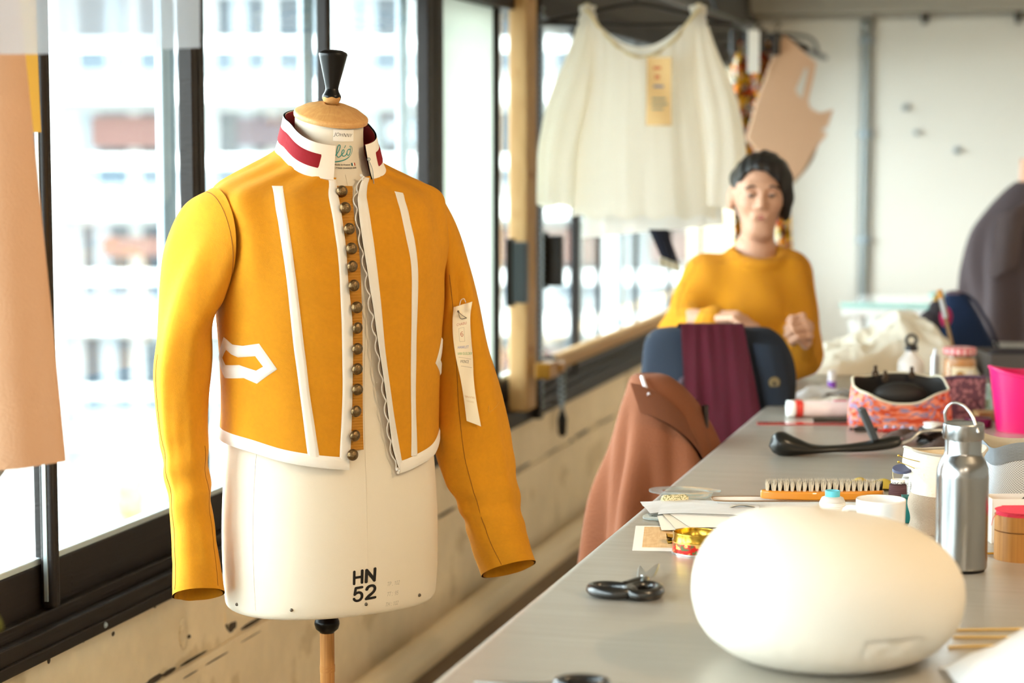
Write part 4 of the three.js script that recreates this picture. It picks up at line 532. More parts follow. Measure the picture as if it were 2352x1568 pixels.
{ // heap of small spools and threads
  const sp = (name, label, x, z, r, h, m, core, tilt = 0, extra) => { const o = put(name, label, 'thread spool', x, z); const t = part('thread', lathe([[0, 0.002], [r * 1.02, 0.002], [r, 0.006], [r * 0.86, h * 0.86], [r * 0.7, h * 0.92]], 28), m, o); part('core', lathe([[r * 0.62, h * 0.86], [r * 0.66, h], [r * 0.5, h], [r * 0.5, h * 0.8]], 24), core, o); if (extra) part('paper_band', at(cyl(r * 0.72, r * 0.68, h * 0.2, 24, true), 0, h * 0.84, 0), extra, o); o.rotation.z = tilt; return o; };
  const lbl = mat(0xffffff, 0.8, { map: canvasTex(256, 64, (c, w, h) => { c.fillStyle = '#f4f2ee'; c.fillRect(0, 0, w, h); c.fillStyle = '#333'; c.font = 'bold 34px sans-serif'; for (let k = 0; k < 3; k++) c.fillText('5050', 6 + k * 90, 46); }) });
  sp('thread_spool', 'plum brown thread cone with a white printed paper band', -0.262, -3.40, 0.0165, 0.050, mat(0x5b3a3c, 0.9, { bumpMap: rep(ribs, 1, 3), bumpScale: 0.0006 }), M.paper, 0, lbl);
  sp('thread_spool', 'white thread cone leaning against the plum brown one', -0.226, -3.385, 0.019, 0.046, M.threadWhite, M.paper, -0.22, lbl);
  sp('thread_spool', 'tiny white bobbin standing on the heap of threads', -0.238, -3.43, 0.0095, 0.06, M.threadWhite, M.paper); sp('thread_spool', 'short white bobbin behind the plum brown cone', -0.25, -3.45, 0.011, 0.055, M.threadWhite, M.paper); sp('thread_spool', 'small red thread bobbin among the white cones', -0.228, -3.42, 0.010, 0.05, mat(0xb52a2a, 0.85), M.paper);
  const w = put('wire_loop', 'thin pale wire looped over the thread cones', 'wire', -0.27, -3.40); part('wire', tube([[0.0, 0.048, 0.006], [0.0, 0.066, 0.0], [0.014, 0.074, 0], [0.03, 0.066, 0], [0.034, 0.054, 0.004]], 0.0006, 40, 5), mat(0xd8c9a0, 0.6), w);
  const rr = put('red_thread_tangle', 'tangle of fine red thread hanging by the pouch', 'thread', -0.215, -3.375); const q = rngOf(4), pts = []; for (let k = 0; k < 26; k++) pts.push([(q() - 0.5) * 0.03, 0.008 + q() * 0.05, (q() - 0.5) * 0.02]); part('strand', tube(pts, 0.0005, 200, 4), mat(0x9c2430, 0.9), rr);
  const pc = put('folded_tag', 'tiny folded cream card tag in front of the plum cone', 'tag', -0.262, -3.355); part('leaf', [at(bx(0.016, 0.0006, 0.02), -0.006, 0.012, 0, 0, 0, 0.8), at(bx(0.016, 0.0006, 0.02), 0.006, 0.012, 0, 0, 0, -0.8), bx(0.026, 0.012, 0.018, 0, 0.006, 0)], mat(0xe9e2c2, 0.9), pc);
  const yl = put('tape_measure', 'crumpled yellow cloth strip behind the clothes brush', 'cloth', -0.325, -3.60, VIEW_YAW); part('strip', surf(30, 8, (u, v) => [(u - 0.5) * 0.10, 0.005 + 0.018 * Math.exp(-(((u - 0.3) / 0.2) ** 2)) * Math.sin(v * Math.PI) + 0.014 * Math.exp(-(((u - 0.75) / 0.2) ** 2)) * Math.sin(v * Math.PI), (v - 0.5) * 0.05 + 0.006 * Math.sin(u * 7)], { thick: 0.002, flip: true }), fabric(0xd9b840), yl);
  const pl = put('pleated_scrap', 'small pale green pleated scrap tucked under the brush', 'fabric', -0.315, -3.505); part('scrap', surf(24, 6, (u, v) => [(u - 0.5) * 0.04, 0.004 + 0.006 * Math.abs(Math.sin(u * 12)), (v - 0.5) * 0.03], { thick: 0.001, flip: true }), fabric(0x9fae7c), pl);
}
{ // right hand end: card box with marker, bamboo box, mesh basket, sticks, plastic bag
  const wb = put('card_box', 'plain white card box holding a black marker', 'box', -0.072, -3.18, VIEW_YAW + 0.04); for (const [w, d, x, z] of [[0.075, 0.002, 0, 0.024], [0.075, 0.002, 0, -0.024], [0.002, 0.05, -0.0375, 0], [0.002, 0.05, 0.0375, 0]]) part('side', bx(w, 0.068, d, x, 0.034, z), mat(0xf0ebe4, 0.8), wb); part('bottom', bx(0.075, 0.002, 0.05, 0, 0.001, 0), mat(0xf0ebe4, 0.8), wb);
  const mk = put('marker_pen', 'black marker with a pink band leaning out of the card box', 'marker', -0.072, -3.18, VIEW_YAW); part('barrel', at(cyl(0.006, 0.006, 0.075, 16), -0.028, 0.018, 0, 0, 0, -0.85), mat(0xd81f6a, 0.5), mk); part('cap', at(cyl(0.0072, 0.0066, 0.032, 16), 0.014, 0.055, 0, 0, 0, -0.85), M.black, mk);
  // the cap and barrel share one axis
  mk.children[0].position.set(0, 0, 0); 
  const bb = put('bamboo_box', 'oval bamboo box with a pink cushioned lid and brass latch', 'box', -0.037, -3.045, VIEW_YAW + 0.03);
  const ov = new THREE.Shape(); ov.moveTo(-0.04, -0.038); ov.lineTo(0.05, -0.038); ov.absarc(0.05, 0, 0.038, -Math.PI / 2, Math.PI / 2, false); ov.lineTo(-0.02, 0.038); ov.absarc(-0.02, 0, 0.038, Math.PI / 2, Math.PI * 1.5, false);
  const bam = mat(0xffffff, 0.45, { map: rep(woodTex([0.62, 0.40, 0.16], [0.78, 0.55, 0.26], 161, 3), 6, 2) });
  part('body', at(new THREE.ExtrudeGeometry(ov, { depth: 0.042, bevelEnabled: false, curveSegments: 24 }), 0, 0.042, 0, Math.PI / 2), bam, bb); part('lid', at(new THREE.ExtrudeGeometry(ov, { depth: 0.022, bevelEnabled: false, curveSegments: 24 }), 0, 0.0655, 0, Math.PI / 2), bam, bb);
  part('cushion', at(new THREE.ExtrudeGeometry(ov, { depth: 0.002, bevelEnabled: true, bevelSize: -0.002, bevelThickness: 0.004, bevelSegments: 4, curveSegments: 24 }), 0, 0.068, 0, Math.PI / 2), fabric(0xe03a52), bb); part('latch', [rb(0.014, 0.012, 0.004, 0.002, 0.012, 0.048, 0.040), at(new THREE.TorusGeometry(0.006, 0.0018, 8, 16), 0.012, 0.038, 0.041), rb(0.016, 0.008, 0.003, 0.002, 0.012, 0.032, 0.0395)], mat(0xb9a06a, 0.35, { metalness: 1 }), bb);
  part('loose_thread', tube([[-0.055, 0.069, 0.01], [-0.064, 0.064, 0.014], [-0.068, 0.052, 0.016]], 0.0005, 14, 4), mat(0xe03a52, 0.8), bb);
  const clip = put('brass_clip', 'thin brass hairpin lying between bottle and bamboo box', 'clip', -0.093, -3.06); part('wire', [tube([[-0.012, 0.002, 0], [0.004, 0.0025, 0.002], [0.016, 0.002, 0]], 0.0012, 12, 6), tube([[-0.012, 0.002, 0.006], [0.004, 0.0025, 0.006], [0.016, 0.002, 0.002]], 0.0012, 12, 6)], mat(0xd8b24e, 0.25, { metalness: 1 }), clip);
  const mb = put('mesh_basket', 'grey mesh fabric basket with a grey carry handle', 'basket', -0.03, -3.46, VIEW_YAW);
  const meshT = dataTex(64, (u, v) => { const a = Math.sin(u * 8 * Math.PI * 2) * Math.sin(v * 8 * Math.PI * 2); return a > 0.15 ? [0.5, 0.53, 0.58] : [0.86, 0.88, 0.9]; }, { srgb: true });
  const bs = (u, v, o = 0) => { const a = u * 2 * Math.PI, c = Math.cos(a), s = Math.sin(a), e = 0.4, y = v * 0.118; return [Math.sign(c) * Math.abs(c) ** e * (0.098 + 0.006 * v - o) + 0.004 * Math.sin(v * 5 + a), y, -Math.sign(s) * Math.abs(s) ** e * (0.065 - o)]; };
  part('mesh_side', surf(80, 12, (u, v) => bs(u, v * 0.8), { wrap: true, us: 14, vs: 3 }), mat(0xffffff, 0.8, { map: meshT }), mb); part('top_band', surf(80, 8, (u, v) => { const q = bs(u, 0.76 + 0.24 * v, -0.001); q[1] += 0.006 * Math.sin(u * 19); return q; }, { wrap: true }), fabric(0xaab2ba), mb);
  part('lining', surf(80, 12, (u, v) => { const q = bs(u, 1 - v * 0.9, v < 0.05 ? 0 : 0.005); q[1] += 0.006 * Math.sin(u * 19) * (1 - v); return q; }, { wrap: true }), fabric(0xcfc6b4), mb); part('bottom_trim', surf(80, 4, (u, v) => bs(u, v * 0.14, -0.0014), { wrap: true }), fabric(0x9aa4b2), mb); part('bottom', bx(0.17, 0.003, 0.11, 0, 0.0015, 0), fabric(0x9aa4b2), mb);
  part('handle', surf(40, 4, (u, v) => { const a = lerp(0.35, Math.PI - 0.2, u); return [0.02 + Math.cos(a) * 0.055, 0.105 + Math.sin(a) * 0.07, 0.058 + (v - 0.5) * 0.012 - 0.02 * Math.sin(a)]; }, { thick: 0.003 }), fabric(0x8e9296), mb);
  const stickLabels = ['thin pale wooden stick crossing the two others', 'pale wooden stick lying along the table beside the plastic bag', 'pale wooden stick nearest the clear bag', 'short wire pin stuck between the wooden sticks'];
  [[-0.035, -2.585, 0.35], [-0.028, -2.54, 0.28], [-0.035, -2.50, 0.38]].forEach(([x, z, a], k) => single('wooden_stick', at(cyl(0.0016, 0.0016, 0.13, 8), 0.01, 0.0018, 0, 0, 0, Math.PI / 2), mat(0xd9b96e, 0.6), stickLabels[k], 'stick', [x + 0.02, TY, z], a));
  single('plastic_bag', surf(40, 30, (u, v) => [(u - 0.5) * 0.26, 0.004 + 0.075 * Math.sin(u * Math.PI) ** 0.8 * Math.sin(v * Math.PI) ** 0.7 + 0.012 * (fbm(u * 5, v * 5, 64, 3, 77) - 0.5), (v - 0.5) * 0.2 + 0.01 * Math.sin(u * 9)], { flip: true, thick: 0.0008 }), M.milky, 'crumpled clear plastic bag lying beside the wooden sticks', 'plastic bag', [0.02, TY, -2.30], 0.3);
  const pt = put('pinking_shears', 'steel shears lying at the rounded table edge', 'shears', -0.535, -2.15, VIEW_YAW + 1.45); part('blade', at(new THREE.ExtrudeGeometry(new THREE.Shape([[-0.008, 0], [0.008, 0], [0.006, 0.06], [0, 0.09], [-0.004, 0.06]].map((p) => new THREE.Vector2(...p))), { depth: 0.003, bevelEnabled: false }), 0, 0.003, 0, -Math.PI / 2), M.steel, pt); part('handle', tube(Array.from({ length: 18 }, (_, k) => [0.018 * Math.cos(k / 18 * 6.283), 0.008, 0.03 + 0.026 * Math.sin(k / 18 * 6.283)]), 0.006, 40, 8, true), M.black, pt);
}
{ // black shoe-horn shaped stand
  const h = put('black_shoehorn', 'long glossy black plastic arm with an upright grey strut', 'tool', -0.43, -4.0, VIEW_YAW + 0.04);
  const top = table([[0, 0.020], [0.03, 0.040], [0.1, 0.047], [0.2, 0.036], [0.33, 0.022], [0.5, 0.020], [0.7, 0.026], [0.85, 0.033], [0.97, 0.038], [1, 0.034]]), bot = table([[0, 0.018], [0.03, 0.006], [0.1, 0.0], [0.3, 0.002], [0.5, 0.0055], [0.7, 0.006], [0.9, 0.011], [0.97, 0.016], [1, 0.022]]), wid = table([[0, 0.004], [0.03, 0.020], [0.1, 0.028], [0.25, 0.024], [0.5, 0.015], [0.8, 0.019], [0.97, 0.02], [1, 0.006]]);
  part('arm', surf(40, 80, (u, v) => { const a = u * 2 * Math.PI, t = top(v)[0], b = bot(v)[0], w = wid(v)[0]; return [(v - 0.5) * 0.262, (t + b) / 2 + (t - b) / 2 * Math.sin(a), w * Math.cos(a)]; }, { wrap: true }), mat(0x0b0c0b, 0.3), h);
  part('strut', at(rb(0.013, 0.068, 0.03, 0.003, 0, 0.034, 0), 0.078, 0.03, -0.004, 0, 0, 0.42), mat(0x3c4044, 0.35), h);
  part('hook', tube([[0.13, 0.022, 0], [0.15, 0.030, 0.0], [0.165, 0.042, -0.004], [0.19, 0.046, -0.01], [0.215, 0.046, -0.012]], 0.0035, 30, 8), M.steel, h); part('tip', at(new THREE.SphereGeometry(0.006, 10, 8), 0.218, 0.044, -0.012), M.steel, h);
}
// ---------- things further along the table ----------
{
  const tw = put('plastic_tube', 'white plastic tube with a red band and screw cap', 'tube', -0.528, -4.575, VIEW_YAW + 0.03);
  part('tube', at(cyl(0.019, 0.018, 0.115, 28), 0.075, 0.019, 0, 0, 0, Math.PI / 2), mat(0xf0dfdc, 0.4), tw); part('red_band', at(cyl(0.0193, 0.0193, 0.014, 28), -0.04, 0.0193, 0, 0, 0, Math.PI / 2), mat(0xd8372e, 0.4), tw); part('cap', at(lathe([[0, 0], [0.016, 0], [0.0185, 0.004], [0.0185, 0.02], [0, 0.02]], 28), -0.054, 0.0188, 0, 0, 0, Math.PI / 2), mat(0xf7f5f2, 0.4), tw); part('logo', at(rb(0.03, 0.002, 0.010, 0.001), 0.045, 0.0375, 0.004), mat(0xd23a6a, 0.5), tw);
  single('white_cloth', surf(40, 24, (u, v) => [(u - 0.5) * 0.20, 0.006 + 0.030 * fbm(u * 5, v * 4, 64, 3, 200) * Math.sin(u * Math.PI) ** 0.5 * Math.sin(v * Math.PI) ** 0.5, (v - 0.5) * 0.15], { flip: true, thick: 0.001 }), M.calico, 'crumpled white cloth behind the white plastic tube', 'cloth', [-0.52, TY, -4.76], 0.3);
  single('plastic_wrap', surf(30, 20, (u, v) => [(u - 0.5) * 0.17, 0.004 + 0.034 * fbm(u * 6, v * 6, 64, 3, 205) * Math.sin(u * Math.PI), (v - 0.5) * 0.12], { flip: true, thick: 0.0008 }), M.milky, 'crumpled clear plastic wrap beside the white cloth', 'plastic wrap', [-0.545, TY, -4.93], 0.5);
  single('red_ruler', bx(0.30, 0.0025, 0.03, 0, 0.00125, 0), mat(0xd8453a, 0.1, { transmission: 0.5, thickness: 0 }), 'flat translucent red ruler lying across the table', 'ruler', [-0.50, TY, -4.455], VIEW_YAW - 0.03);
  single('black_pen', [at(cyl(0.005, 0.005, 0.12, 12), 0.06, 0.0055, 0, 0, 0, Math.PI / 2), at(cyl(0.003, 0.005, 0.014, 12), -0.06, 0.0055, 0, 0, 0, -Math.PI / 2)], M.black, 'black pen lying on the red ruler', 'pen', [-0.47, TY + 0.0026, -4.47], VIEW_YAW);
  single('dark_knife', [rb(0.09, 0.008, 0.018, 0.003, -0.03, 0.004, 0), bx(0.09, 0.0015, 0.012, 0.06, 0.003, 0)], mat(0x2a2220, 0.5), 'dark handled cutter lying behind the white cloth', 'cutter', [-0.56, TY, -5.02], VIEW_YAW - 0.05);
  const gs = put('glue_stick', 'small white glue stick with a purple base', 'glue stick', -0.565, -5.15); part('base', cyl(0.011, 0.011, 0.018, 20), mat(0x8a4cc0, 0.4), gs); part('body', at(cyl(0.0105, 0.0098, 0.026, 20), 0, 0.018, 0), mat(0xf3f0f6, 0.4), gs);
  const bd = rngOf(31), cols = [0x8a4a2c, 0xe8e0d4, 0x9c5636, 0x6a3a28]; for (let k = 0; k < 9; k++) single('wooden_bead', at(new THREE.TorusGeometry(0.0075, 0.0055, 10, 16), 0, 0.0056, 0, Math.PI / 2), mat(cols[k % 4], 0.5), ['chestnut wooden bead in the small heap by the ruler', 'off-white bead in the small heap by the ruler', 'reddish wooden bead in the small heap by the ruler', 'dark wooden bead in the small heap by the ruler'][k % 4], 'bead', [-0.435 + 0.022 * (k % 5) + 0.006 * bd(), TY, -4.53 - 0.02 * Math.floor(k / 5) + 0.006 * bd()], 0, 'beads by the ruler');
  single('orange_cup', lathe([[0, 0.001], [0.018, 0.001], [0.026, 0.034], [0.0245, 0.034], [0.017, 0.004], [0, 0.004]], 28), mat(0xe8761e, 0.4), 'small orange plastic cup behind the floral pouch', 'cup', [-0.435, TY, -4.86]);
  const cl = put('white_cotton', 'ball of white cotton wool beside the orange cup', 'cotton', -0.455, -4.74); part('ball', [0, 1, 2, 3].map((k) => at(new THREE.IcosahedronGeometry(0.02, 3), 0.02 * (k % 2), 0.02 + 0.012 * (k > 1), 0.015 * (k % 3))), M.calico, cl);
  // floral pouch, open, dark inside
  const fl = dataTex(256, (u, v) => { const k = fbm(u * 24, v * 24, 24, 4, 221), m = fbm(u * 30, v * 30, 30, 3, 230); return m > 0.6 ? [0.55, 0.50, 0.62] : k > 0.55 ? [0.90, 0.58, 0.48] : k < 0.4 ? [0.74, 0.26, 0.12] : [0.82, 0.40, 0.26]; }, { srgb: true });
  const pf = put('floral_pouch', 'orange floral zip pouch standing open with a dark inside', 'pouch', -0.345, -4.50, VIEW_YAW);
  const pouch = (u, v, o = 0) => { const a = u * 2 * Math.PI, c = Math.cos(a), s = Math.sin(a), y = v * (0.054 + 0.050 * Math.max(0, s) + 0.030 * c * c), w = 0.115 * (1 - 0.12 * v) - o + 0.004 * Math.sin(a * 4 + v * 3), d = 0.055 * (1 - 0.1 * v) - o; return [Math.sign(c) * Math.abs(c) ** 0.7 * w, y + 0.004 * v * Math.sin(a * 5), -s * d * -1 * -1]; };
  part('shell', surf(72, 14, (u, v) => pouch(u, v), { wrap: true, us: 2, vs: 0.4 }), mat(0xffffff, 0.9, { map: fl, side: THREE.DoubleSide }), pf); part('lining', surf(72, 14, (u, v) => pouch(u, 1 - v * 0.95, v < 0.05 ? 0 : 0.004), { wrap: true }), mat(0x15110f, 0.7, { side: THREE.DoubleSide }), pf); part('zip', tube(Array.from({ length: 50 }, (_, k) => pouch(k / 50, 1)), 0.0025, 120, 6, true), mat(0xd8d0b8, 0.6), pf); part('bottom', bx(0.2, 0.002, 0.09, 0, 0.001, 0), mat(0x15110f, 0.8), pf);
  part('dark_cloth', at(new THREE.IcosahedronGeometry(0.05, 3).scale(1.2, 0.6, 0.6), 0.0, 0.062, -0.006), mat(0x1a1512, 0.6), pf); for (const [x, y, z] of [[-0.05, 0.108, -0.03], [-0.03, 0.098, -0.02], [0.03, 0.105, -0.03]]) part('zip_pull', [at(new THREE.TorusGeometry(0.006, 0.002, 6, 12), x, y, z), at(rb(0.008, 0.02, 0.006, 0.002), x, y + 0.008, z)], mat(0x4a3a2a, 0.4, { metalness: 0.6 }), pf);
  const mv = put('mauve_pouch', 'mauve woven zip pouch leaning behind the floral one', 'pouch', -0.225, -4.66, VIEW_YAW + 0.3);
  part('shell', surf(48, 16, (u, v) => { const a = u * 2 * Math.PI, y = v * 0.088, d = 0.028 * (1 - v * 0.85); return [Math.cos(a) * 0.062 * (1 - 0.1 * v) + 0.01 * v, y + 0.004 * Math.sin(a * 3) * v, -Math.sin(a) * d]; }, { wrap: true, us: 3, vs: 1 }), mat(0xffffff, 0.9, { map: dataTex(128, (u, v) => { const k = fbm(u * 14, v * 14, 14, 3, 240); return k > 0.54 ? [0.72, 0.52, 0.58] : [0.46, 0.32, 0.40]; }, { srgb: true }), side: THREE.DoubleSide }), mv); part('zip', tube([[-0.05, 0.088, 0.004], [-0.01, 0.091, 0.005], [0.03, 0.09, 0.005], [0.062, 0.087, 0.003]], 0.004, 30, 8), mat(0x6a5a78, 0.5), mv);
  // leather scraps and tape rolls
  const le = fabric(0x5a453c); const lea = (x, z, a, w, d, seed, label) => single('leather_scrap', surf(24, 14, (u, v) => [(u - 0.5) * w, 0.004 + 0.034 * fbm(u * 3 + seed, v * 3, 64, 2, seed) * Math.sin(u * Math.PI) ** 0.6, (v - 0.5) * d * (0.7 + 0.3 * Math.sin(u * 3))], { flip: true, thick: 0.003 }), le, label, 'leather', [x, TY, z], a);
  lea(-0.305, -4.20, 0.3, 0.10, 0.08, 3, 'curled brown leather scrap by the steel hook'); lea(-0.225, -4.24, 0.0, 0.13, 0.09, 8, 'larger brown leather scrap with a raised fold'); lea(-0.20, -4.12, 0.5, 0.15, 0.05, 12, 'narrow brown leather strip lying flat');
  single('tape_roll', lathe([[0.018, 0], [0.030, 0], [0.031, 0.002], [0.031, 0.016], [0.030, 0.018], [0.018, 0.018], [0.018, 0]], 36), mat(0x1b1d26, 0.4), 'roll of dark adhesive tape between leather scraps and floral pouch', 'tape roll', [-0.262, TY, -4.32]); single('white_reel', lathe([[0, 0], [0.022, 0], [0.022, 0.003], [0.017, 0.005], [0.022, 0.011], [0, 0.013]], 30), M.porcelain, 'small white reel resting on the dark tape roll', 'reel', [-0.262, TY + 0.0182, -4.32]);
  [['black pencil stub in front of the floral pouch', 0x1a1a1c, -0.405, -4.36], ['red pencil stub in front of the floral pouch', 0xc02a20, -0.345, -4.36], ['dark blue pencil behind the black plastic arm', 0x20242e, -0.30, -4.33]].forEach(([lb, c, x, z], k) => single('pencil_stub', [at(cyl(0.0045, 0.0045, 0.05, 8), 0.025, 0.0048, 0, 0, 0, Math.PI / 2), at(cyl(0.001, 0.0042, 0.010, 8), -0.025, 0.0048, 0, 0, 0, Math.PI / 2).translate(0, 0, 0)], mat(c, 0.5), lb, 'pencil', [x, TY, z], VIEW_YAW + 0.1 * k));
  for (let k = 0; k < 4; k++) single('pearl_pin', [at(new THREE.SphereGeometry(0.0055, 12, 10), 0, 0.0056, 0), tube([[0, 0.0056, 0], [0.012, 0.004, 0.008], [0.026, 0.0012, 0.014]], 0.0006, 8, 5)], mat(0x8d99b8, 0.3), 'pearl headed pin lying in front of the floral pouch', 'pin', [-0.365 + 0.018 * k, TY, -4.395 + 0.006 * (k % 2)], k, 'pearl pins by the floral pouch');
  // flask, marker, jam jar, paint brush, glass jar, bin
  const fk = put('white_flask', 'white metal flask with a black ring stopper', 'flask', -0.377, -5.25); part('body', lathe([[0, 0.001], [0.031, 0.001], [0.033, 0.006], [0.033, 0.055], [0.030, 0.066], [0.018, 0.078], [0.0145, 0.084], [0.0145, 0.092]], 44), mat(0xf2eeea, 0.3), fk); part('stopper', [at(cyl(0.0165, 0.016, 0.012, 24), 0, 0.091, 0), at(new THREE.TorusGeometry(0.013, 0.0042, 10, 26), 0, 0.117, 0)], M.black, fk);
  const lp = put('metal_marker', 'tall marker with a silver cap and dark brown foot', 'marker', -0.307, -5.08); part('foot', cyl(0.0145, 0.0135, 0.045, 24), mat(0x3a2018, 0.35), lp); part('cap', at(cyl(0.0115, 0.0108, 0.052, 24), 0, 0.045, 0), M.steel, lp); part('tip', at(cyl(0.005, 0.004, 0.016, 14), 0, 0.097, 0), M.steel, lp);
  const jj = put('jam_jar', 'glass jam jar with a red gingham lid and amber jam', 'jar', -0.252, -5.15); part('jam', lathe([[0, 0.003], [0.036, 0.003], [0.039, 0.01], [0.039, 0.078], [0.033, 0.086], [0, 0.086]], 40), mat(0xc98f3a, 0.25), jj); part('glass', lathe([[0, 0.0], [0.038, 0.0], [0.041, 0.008], [0.041, 0.08], [0.035, 0.091], [0.035, 0.098]], 40), mat(0xfff6e8, 0.03, { transmission: 0.9, thickness: 0 }), jj); part('lid', lathe([[0.037, 0.094], [0.0405, 0.095], [0.041, 0.108], [0.038, 0.111], [0, 0.1115]], 40), mat(0xffffff, 0.4, { map: rep(dataTex(64, (u, v) => { const a = Math.floor(u * 4) % 2, b = Math.floor(v * 4) % 2; return a && b ? [0.80, 0.16, 0.18] : a || b ? [0.92, 0.55, 0.56] : [0.97, 0.94, 0.93]; }, { srgb: true }), 8, 3) }), jj);
  part('paper_label', surf(20, 6, (u, v) => { const a = lerp(-0.7, 1.0, u); return [Math.sin(a) * 0.0415, lerp(0.03, 0.065, v), Math.cos(a) * 0.0415]; }), mat(0xffffff, 0.7, { map: canvasTex(128, 64, (c, w, h) => { c.fillStyle = '#f3e6c4'; c.fillRect(0, 0, w, h); c.fillStyle = '#b98a4a'; c.beginPath(); c.arc(40, 34, 18, 0, 7); c.fill(); c.fillStyle = '#f8f4ea'; c.fillRect(70, 12, 46, 40); }) }), jj);
  const br = put('paint_brush', 'long paint brush leaning upright with its bristles in the air', 'paint brush', -0.262, -5.28, VIEW_YAW); const ax = (k) => [0.005 - 0.055 * k, 0.005 + 0.235 * k, 0.02 - 0.02 * k]; part('handle', tube([ax(0), ax(0.35), ax(0.74)], 0.0048, 20, 8), mat(0x8a6a44, 0.4), br); part('ferrule', tube([ax(0.72), ax(0.8), ax(0.93)], 0.0075, 14, 10), M.steel, br); part('bristle', tube([ax(0.92), ax(0.97), ax(1.02)], 0.0072, 10, 8), mat(0xc9924a, 0.9), br);
  const gj = put('glass_jar', 'small clear glass jar beside the pink bin', 'jar', -0.187, -4.78); part('glass', lathe([[0, 0.002], [0.025, 0.0], [0.028, 0.006], [0.028, 0.045], [0.023, 0.052], [0.024, 0.06], [0.0225, 0.06], [0.021, 0.052], [0.026, 0.044], [0.026, 0.008], [0, 0.006]], 36), mat(0xeef6f4, 0.02, { transmission: 0.95, thickness: 0 }), gj); part('pins', at(cyl(0.022, 0.022, 0.02, 20), 0, 0.008, 0), mat(0xa8a890, 0.5), gj);
  single('wood_block', rb(0.05, 0.02, 0.06, 0.003, 0, 0.01, 0), M.pine, 'small block of pine in front of the glass jar', 'block', [-0.165, TY, -4.62], 0.3); single('plum_tin', lathe([[0, 0], [0.028, 0], [0.03, 0.003], [0.03, 0.018], [0.028, 0.02], [0, 0.021]], 32), mat(0x5a1a3c, 0.3), 'low plum coloured tin in front of the pink bin', 'tin', [-0.178, TY, -4.50]);
  const bin = put('pink_bin', 'bright pink plastic bucket with a scooped rim', 'bucket', -0.068, -4.47, VIEW_YAW); const bw = (u, v, o = 0) => { const a = u * 2 * Math.PI, r = lerp(0.066, 0.082, v) - o; return [Math.cos(a) * r * 1.08, v * (0.128 + 0.008 * Math.cos(2 * a)), -Math.sin(a) * r]; }; const pink = mat(0xe0126a, 0.35, { side: THREE.DoubleSide }); part('wall', surf(60, 10, (u, v) => bw(u, v), { wrap: true, thick: 0.003 }), pink, bin); part('rim', tube(Array.from({ length: 50 }, (_, k) => bw(k / 50, 1)), 0.0035, 100, 8, true), pink, bin); part('bottom', cyl(0.066, 0.066, 0.003, 40), pink, bin);
  // pale fabric heap, dark tray, navy bag, mint dish on a side table
  const heap = put('cream_fabric_heap', 'large heap of crumpled cream silk on the table', 'fabric', -0.485, -5.70, VIEW_YAW);
  part('silk', surf(90, 60, (u, v) => { const x = (u - 0.5), z = (v - 0.5), e = Math.max(0, 1 - (2 * x) ** 2) ** 0.4 * Math.max(0, 1 - (2 * z) ** 2) ** 0.4, ridge = Math.exp(-(((u - 0.66) / 0.22) ** 2)) * 0.075 + 0.03, f = (1 - Math.abs(fbm(u * 4.4 + 3, v * 3.6 + 1, 64, 2, 250) * 2 - 1)) * 0.045 + (1 - Math.abs(fbm(u * 11 + 3, v * 8 + 1, 64, 2, 260) * 2 - 1)) * 0.018; return [x * 0.44, 0.002 + e * (ridge + f), z * 0.42 + 0.02 * Math.sin(u * 9)]; }, { flip: true, us: 0.4, vs: 0.4, thick: 0.002 }), fabric(0xf5efdf, { rep: 2 }), heap);
  const dt = put('dark_tray', 'low dark grey plastic tray beside the navy bag', 'tray', -0.09, -5.62, VIEW_YAW); const dm = mat(0x55504f, 0.5); for (const [w, d, x, z] of [[0.26, 0.006, 0, 0.1], [0.26, 0.006, 0, -0.1], [0.006, 0.2, -0.13, 0], [0.006, 0.2, 0.13, 0]]) part('side', rb(w, 0.062, d, 0.002, x, 0.031, z), dm, dt); part('bottom', bx(0.26, 0.004, 0.2, 0, 0.002, 0), dm, dt); part('rolled_cloth', at(new THREE.CapsuleGeometry(0.018, 0.2, 6, 16), 0, 0.052, 0.02, 0, 0, Math.PI / 2), mat(0x2e2a30, 0.8), dt);
  const nb = put('navy_bag', 'navy blue soft bag standing upright behind the jam jar', 'bag', -0.275, -6.02, VIEW_YAW); part('bag', surf(56, 24, (u, v) => { const a = u * 2 * Math.PI, w = lerp(0.085, 0.03, v ** 1.3), d = lerp(0.05, 0.022, v); return [Math.sign(Math.cos(a)) * Math.abs(Math.cos(a)) ** 0.6 * w - 0.045 * v + 0.01, v * 0.185, -Math.sin(a) * d]; }, { wrap: true, us: 0.4, vs: 0.2 }), fabric(0x12294c), nb); part('piping', tube([[0.095, 0.005, 0.02], [0.06, 0.09, 0.03], [0.0, 0.178, 0.024], [-0.04, 0.188, 0.01]], 0.005, 30, 8), fabric(0x0c1c38), nb); part('top', at(new THREE.IcosahedronGeometry(0.024, 2).scale(1.4, 0.5, 0.9), -0.035, 0.184, 0), mat(0x6a5a68, 0.8), nb);
  const mh = (name, label, cat, x, y, z, g, m) => single(name, g, m, label, cat, [x, y, z], VIEW_YAW);
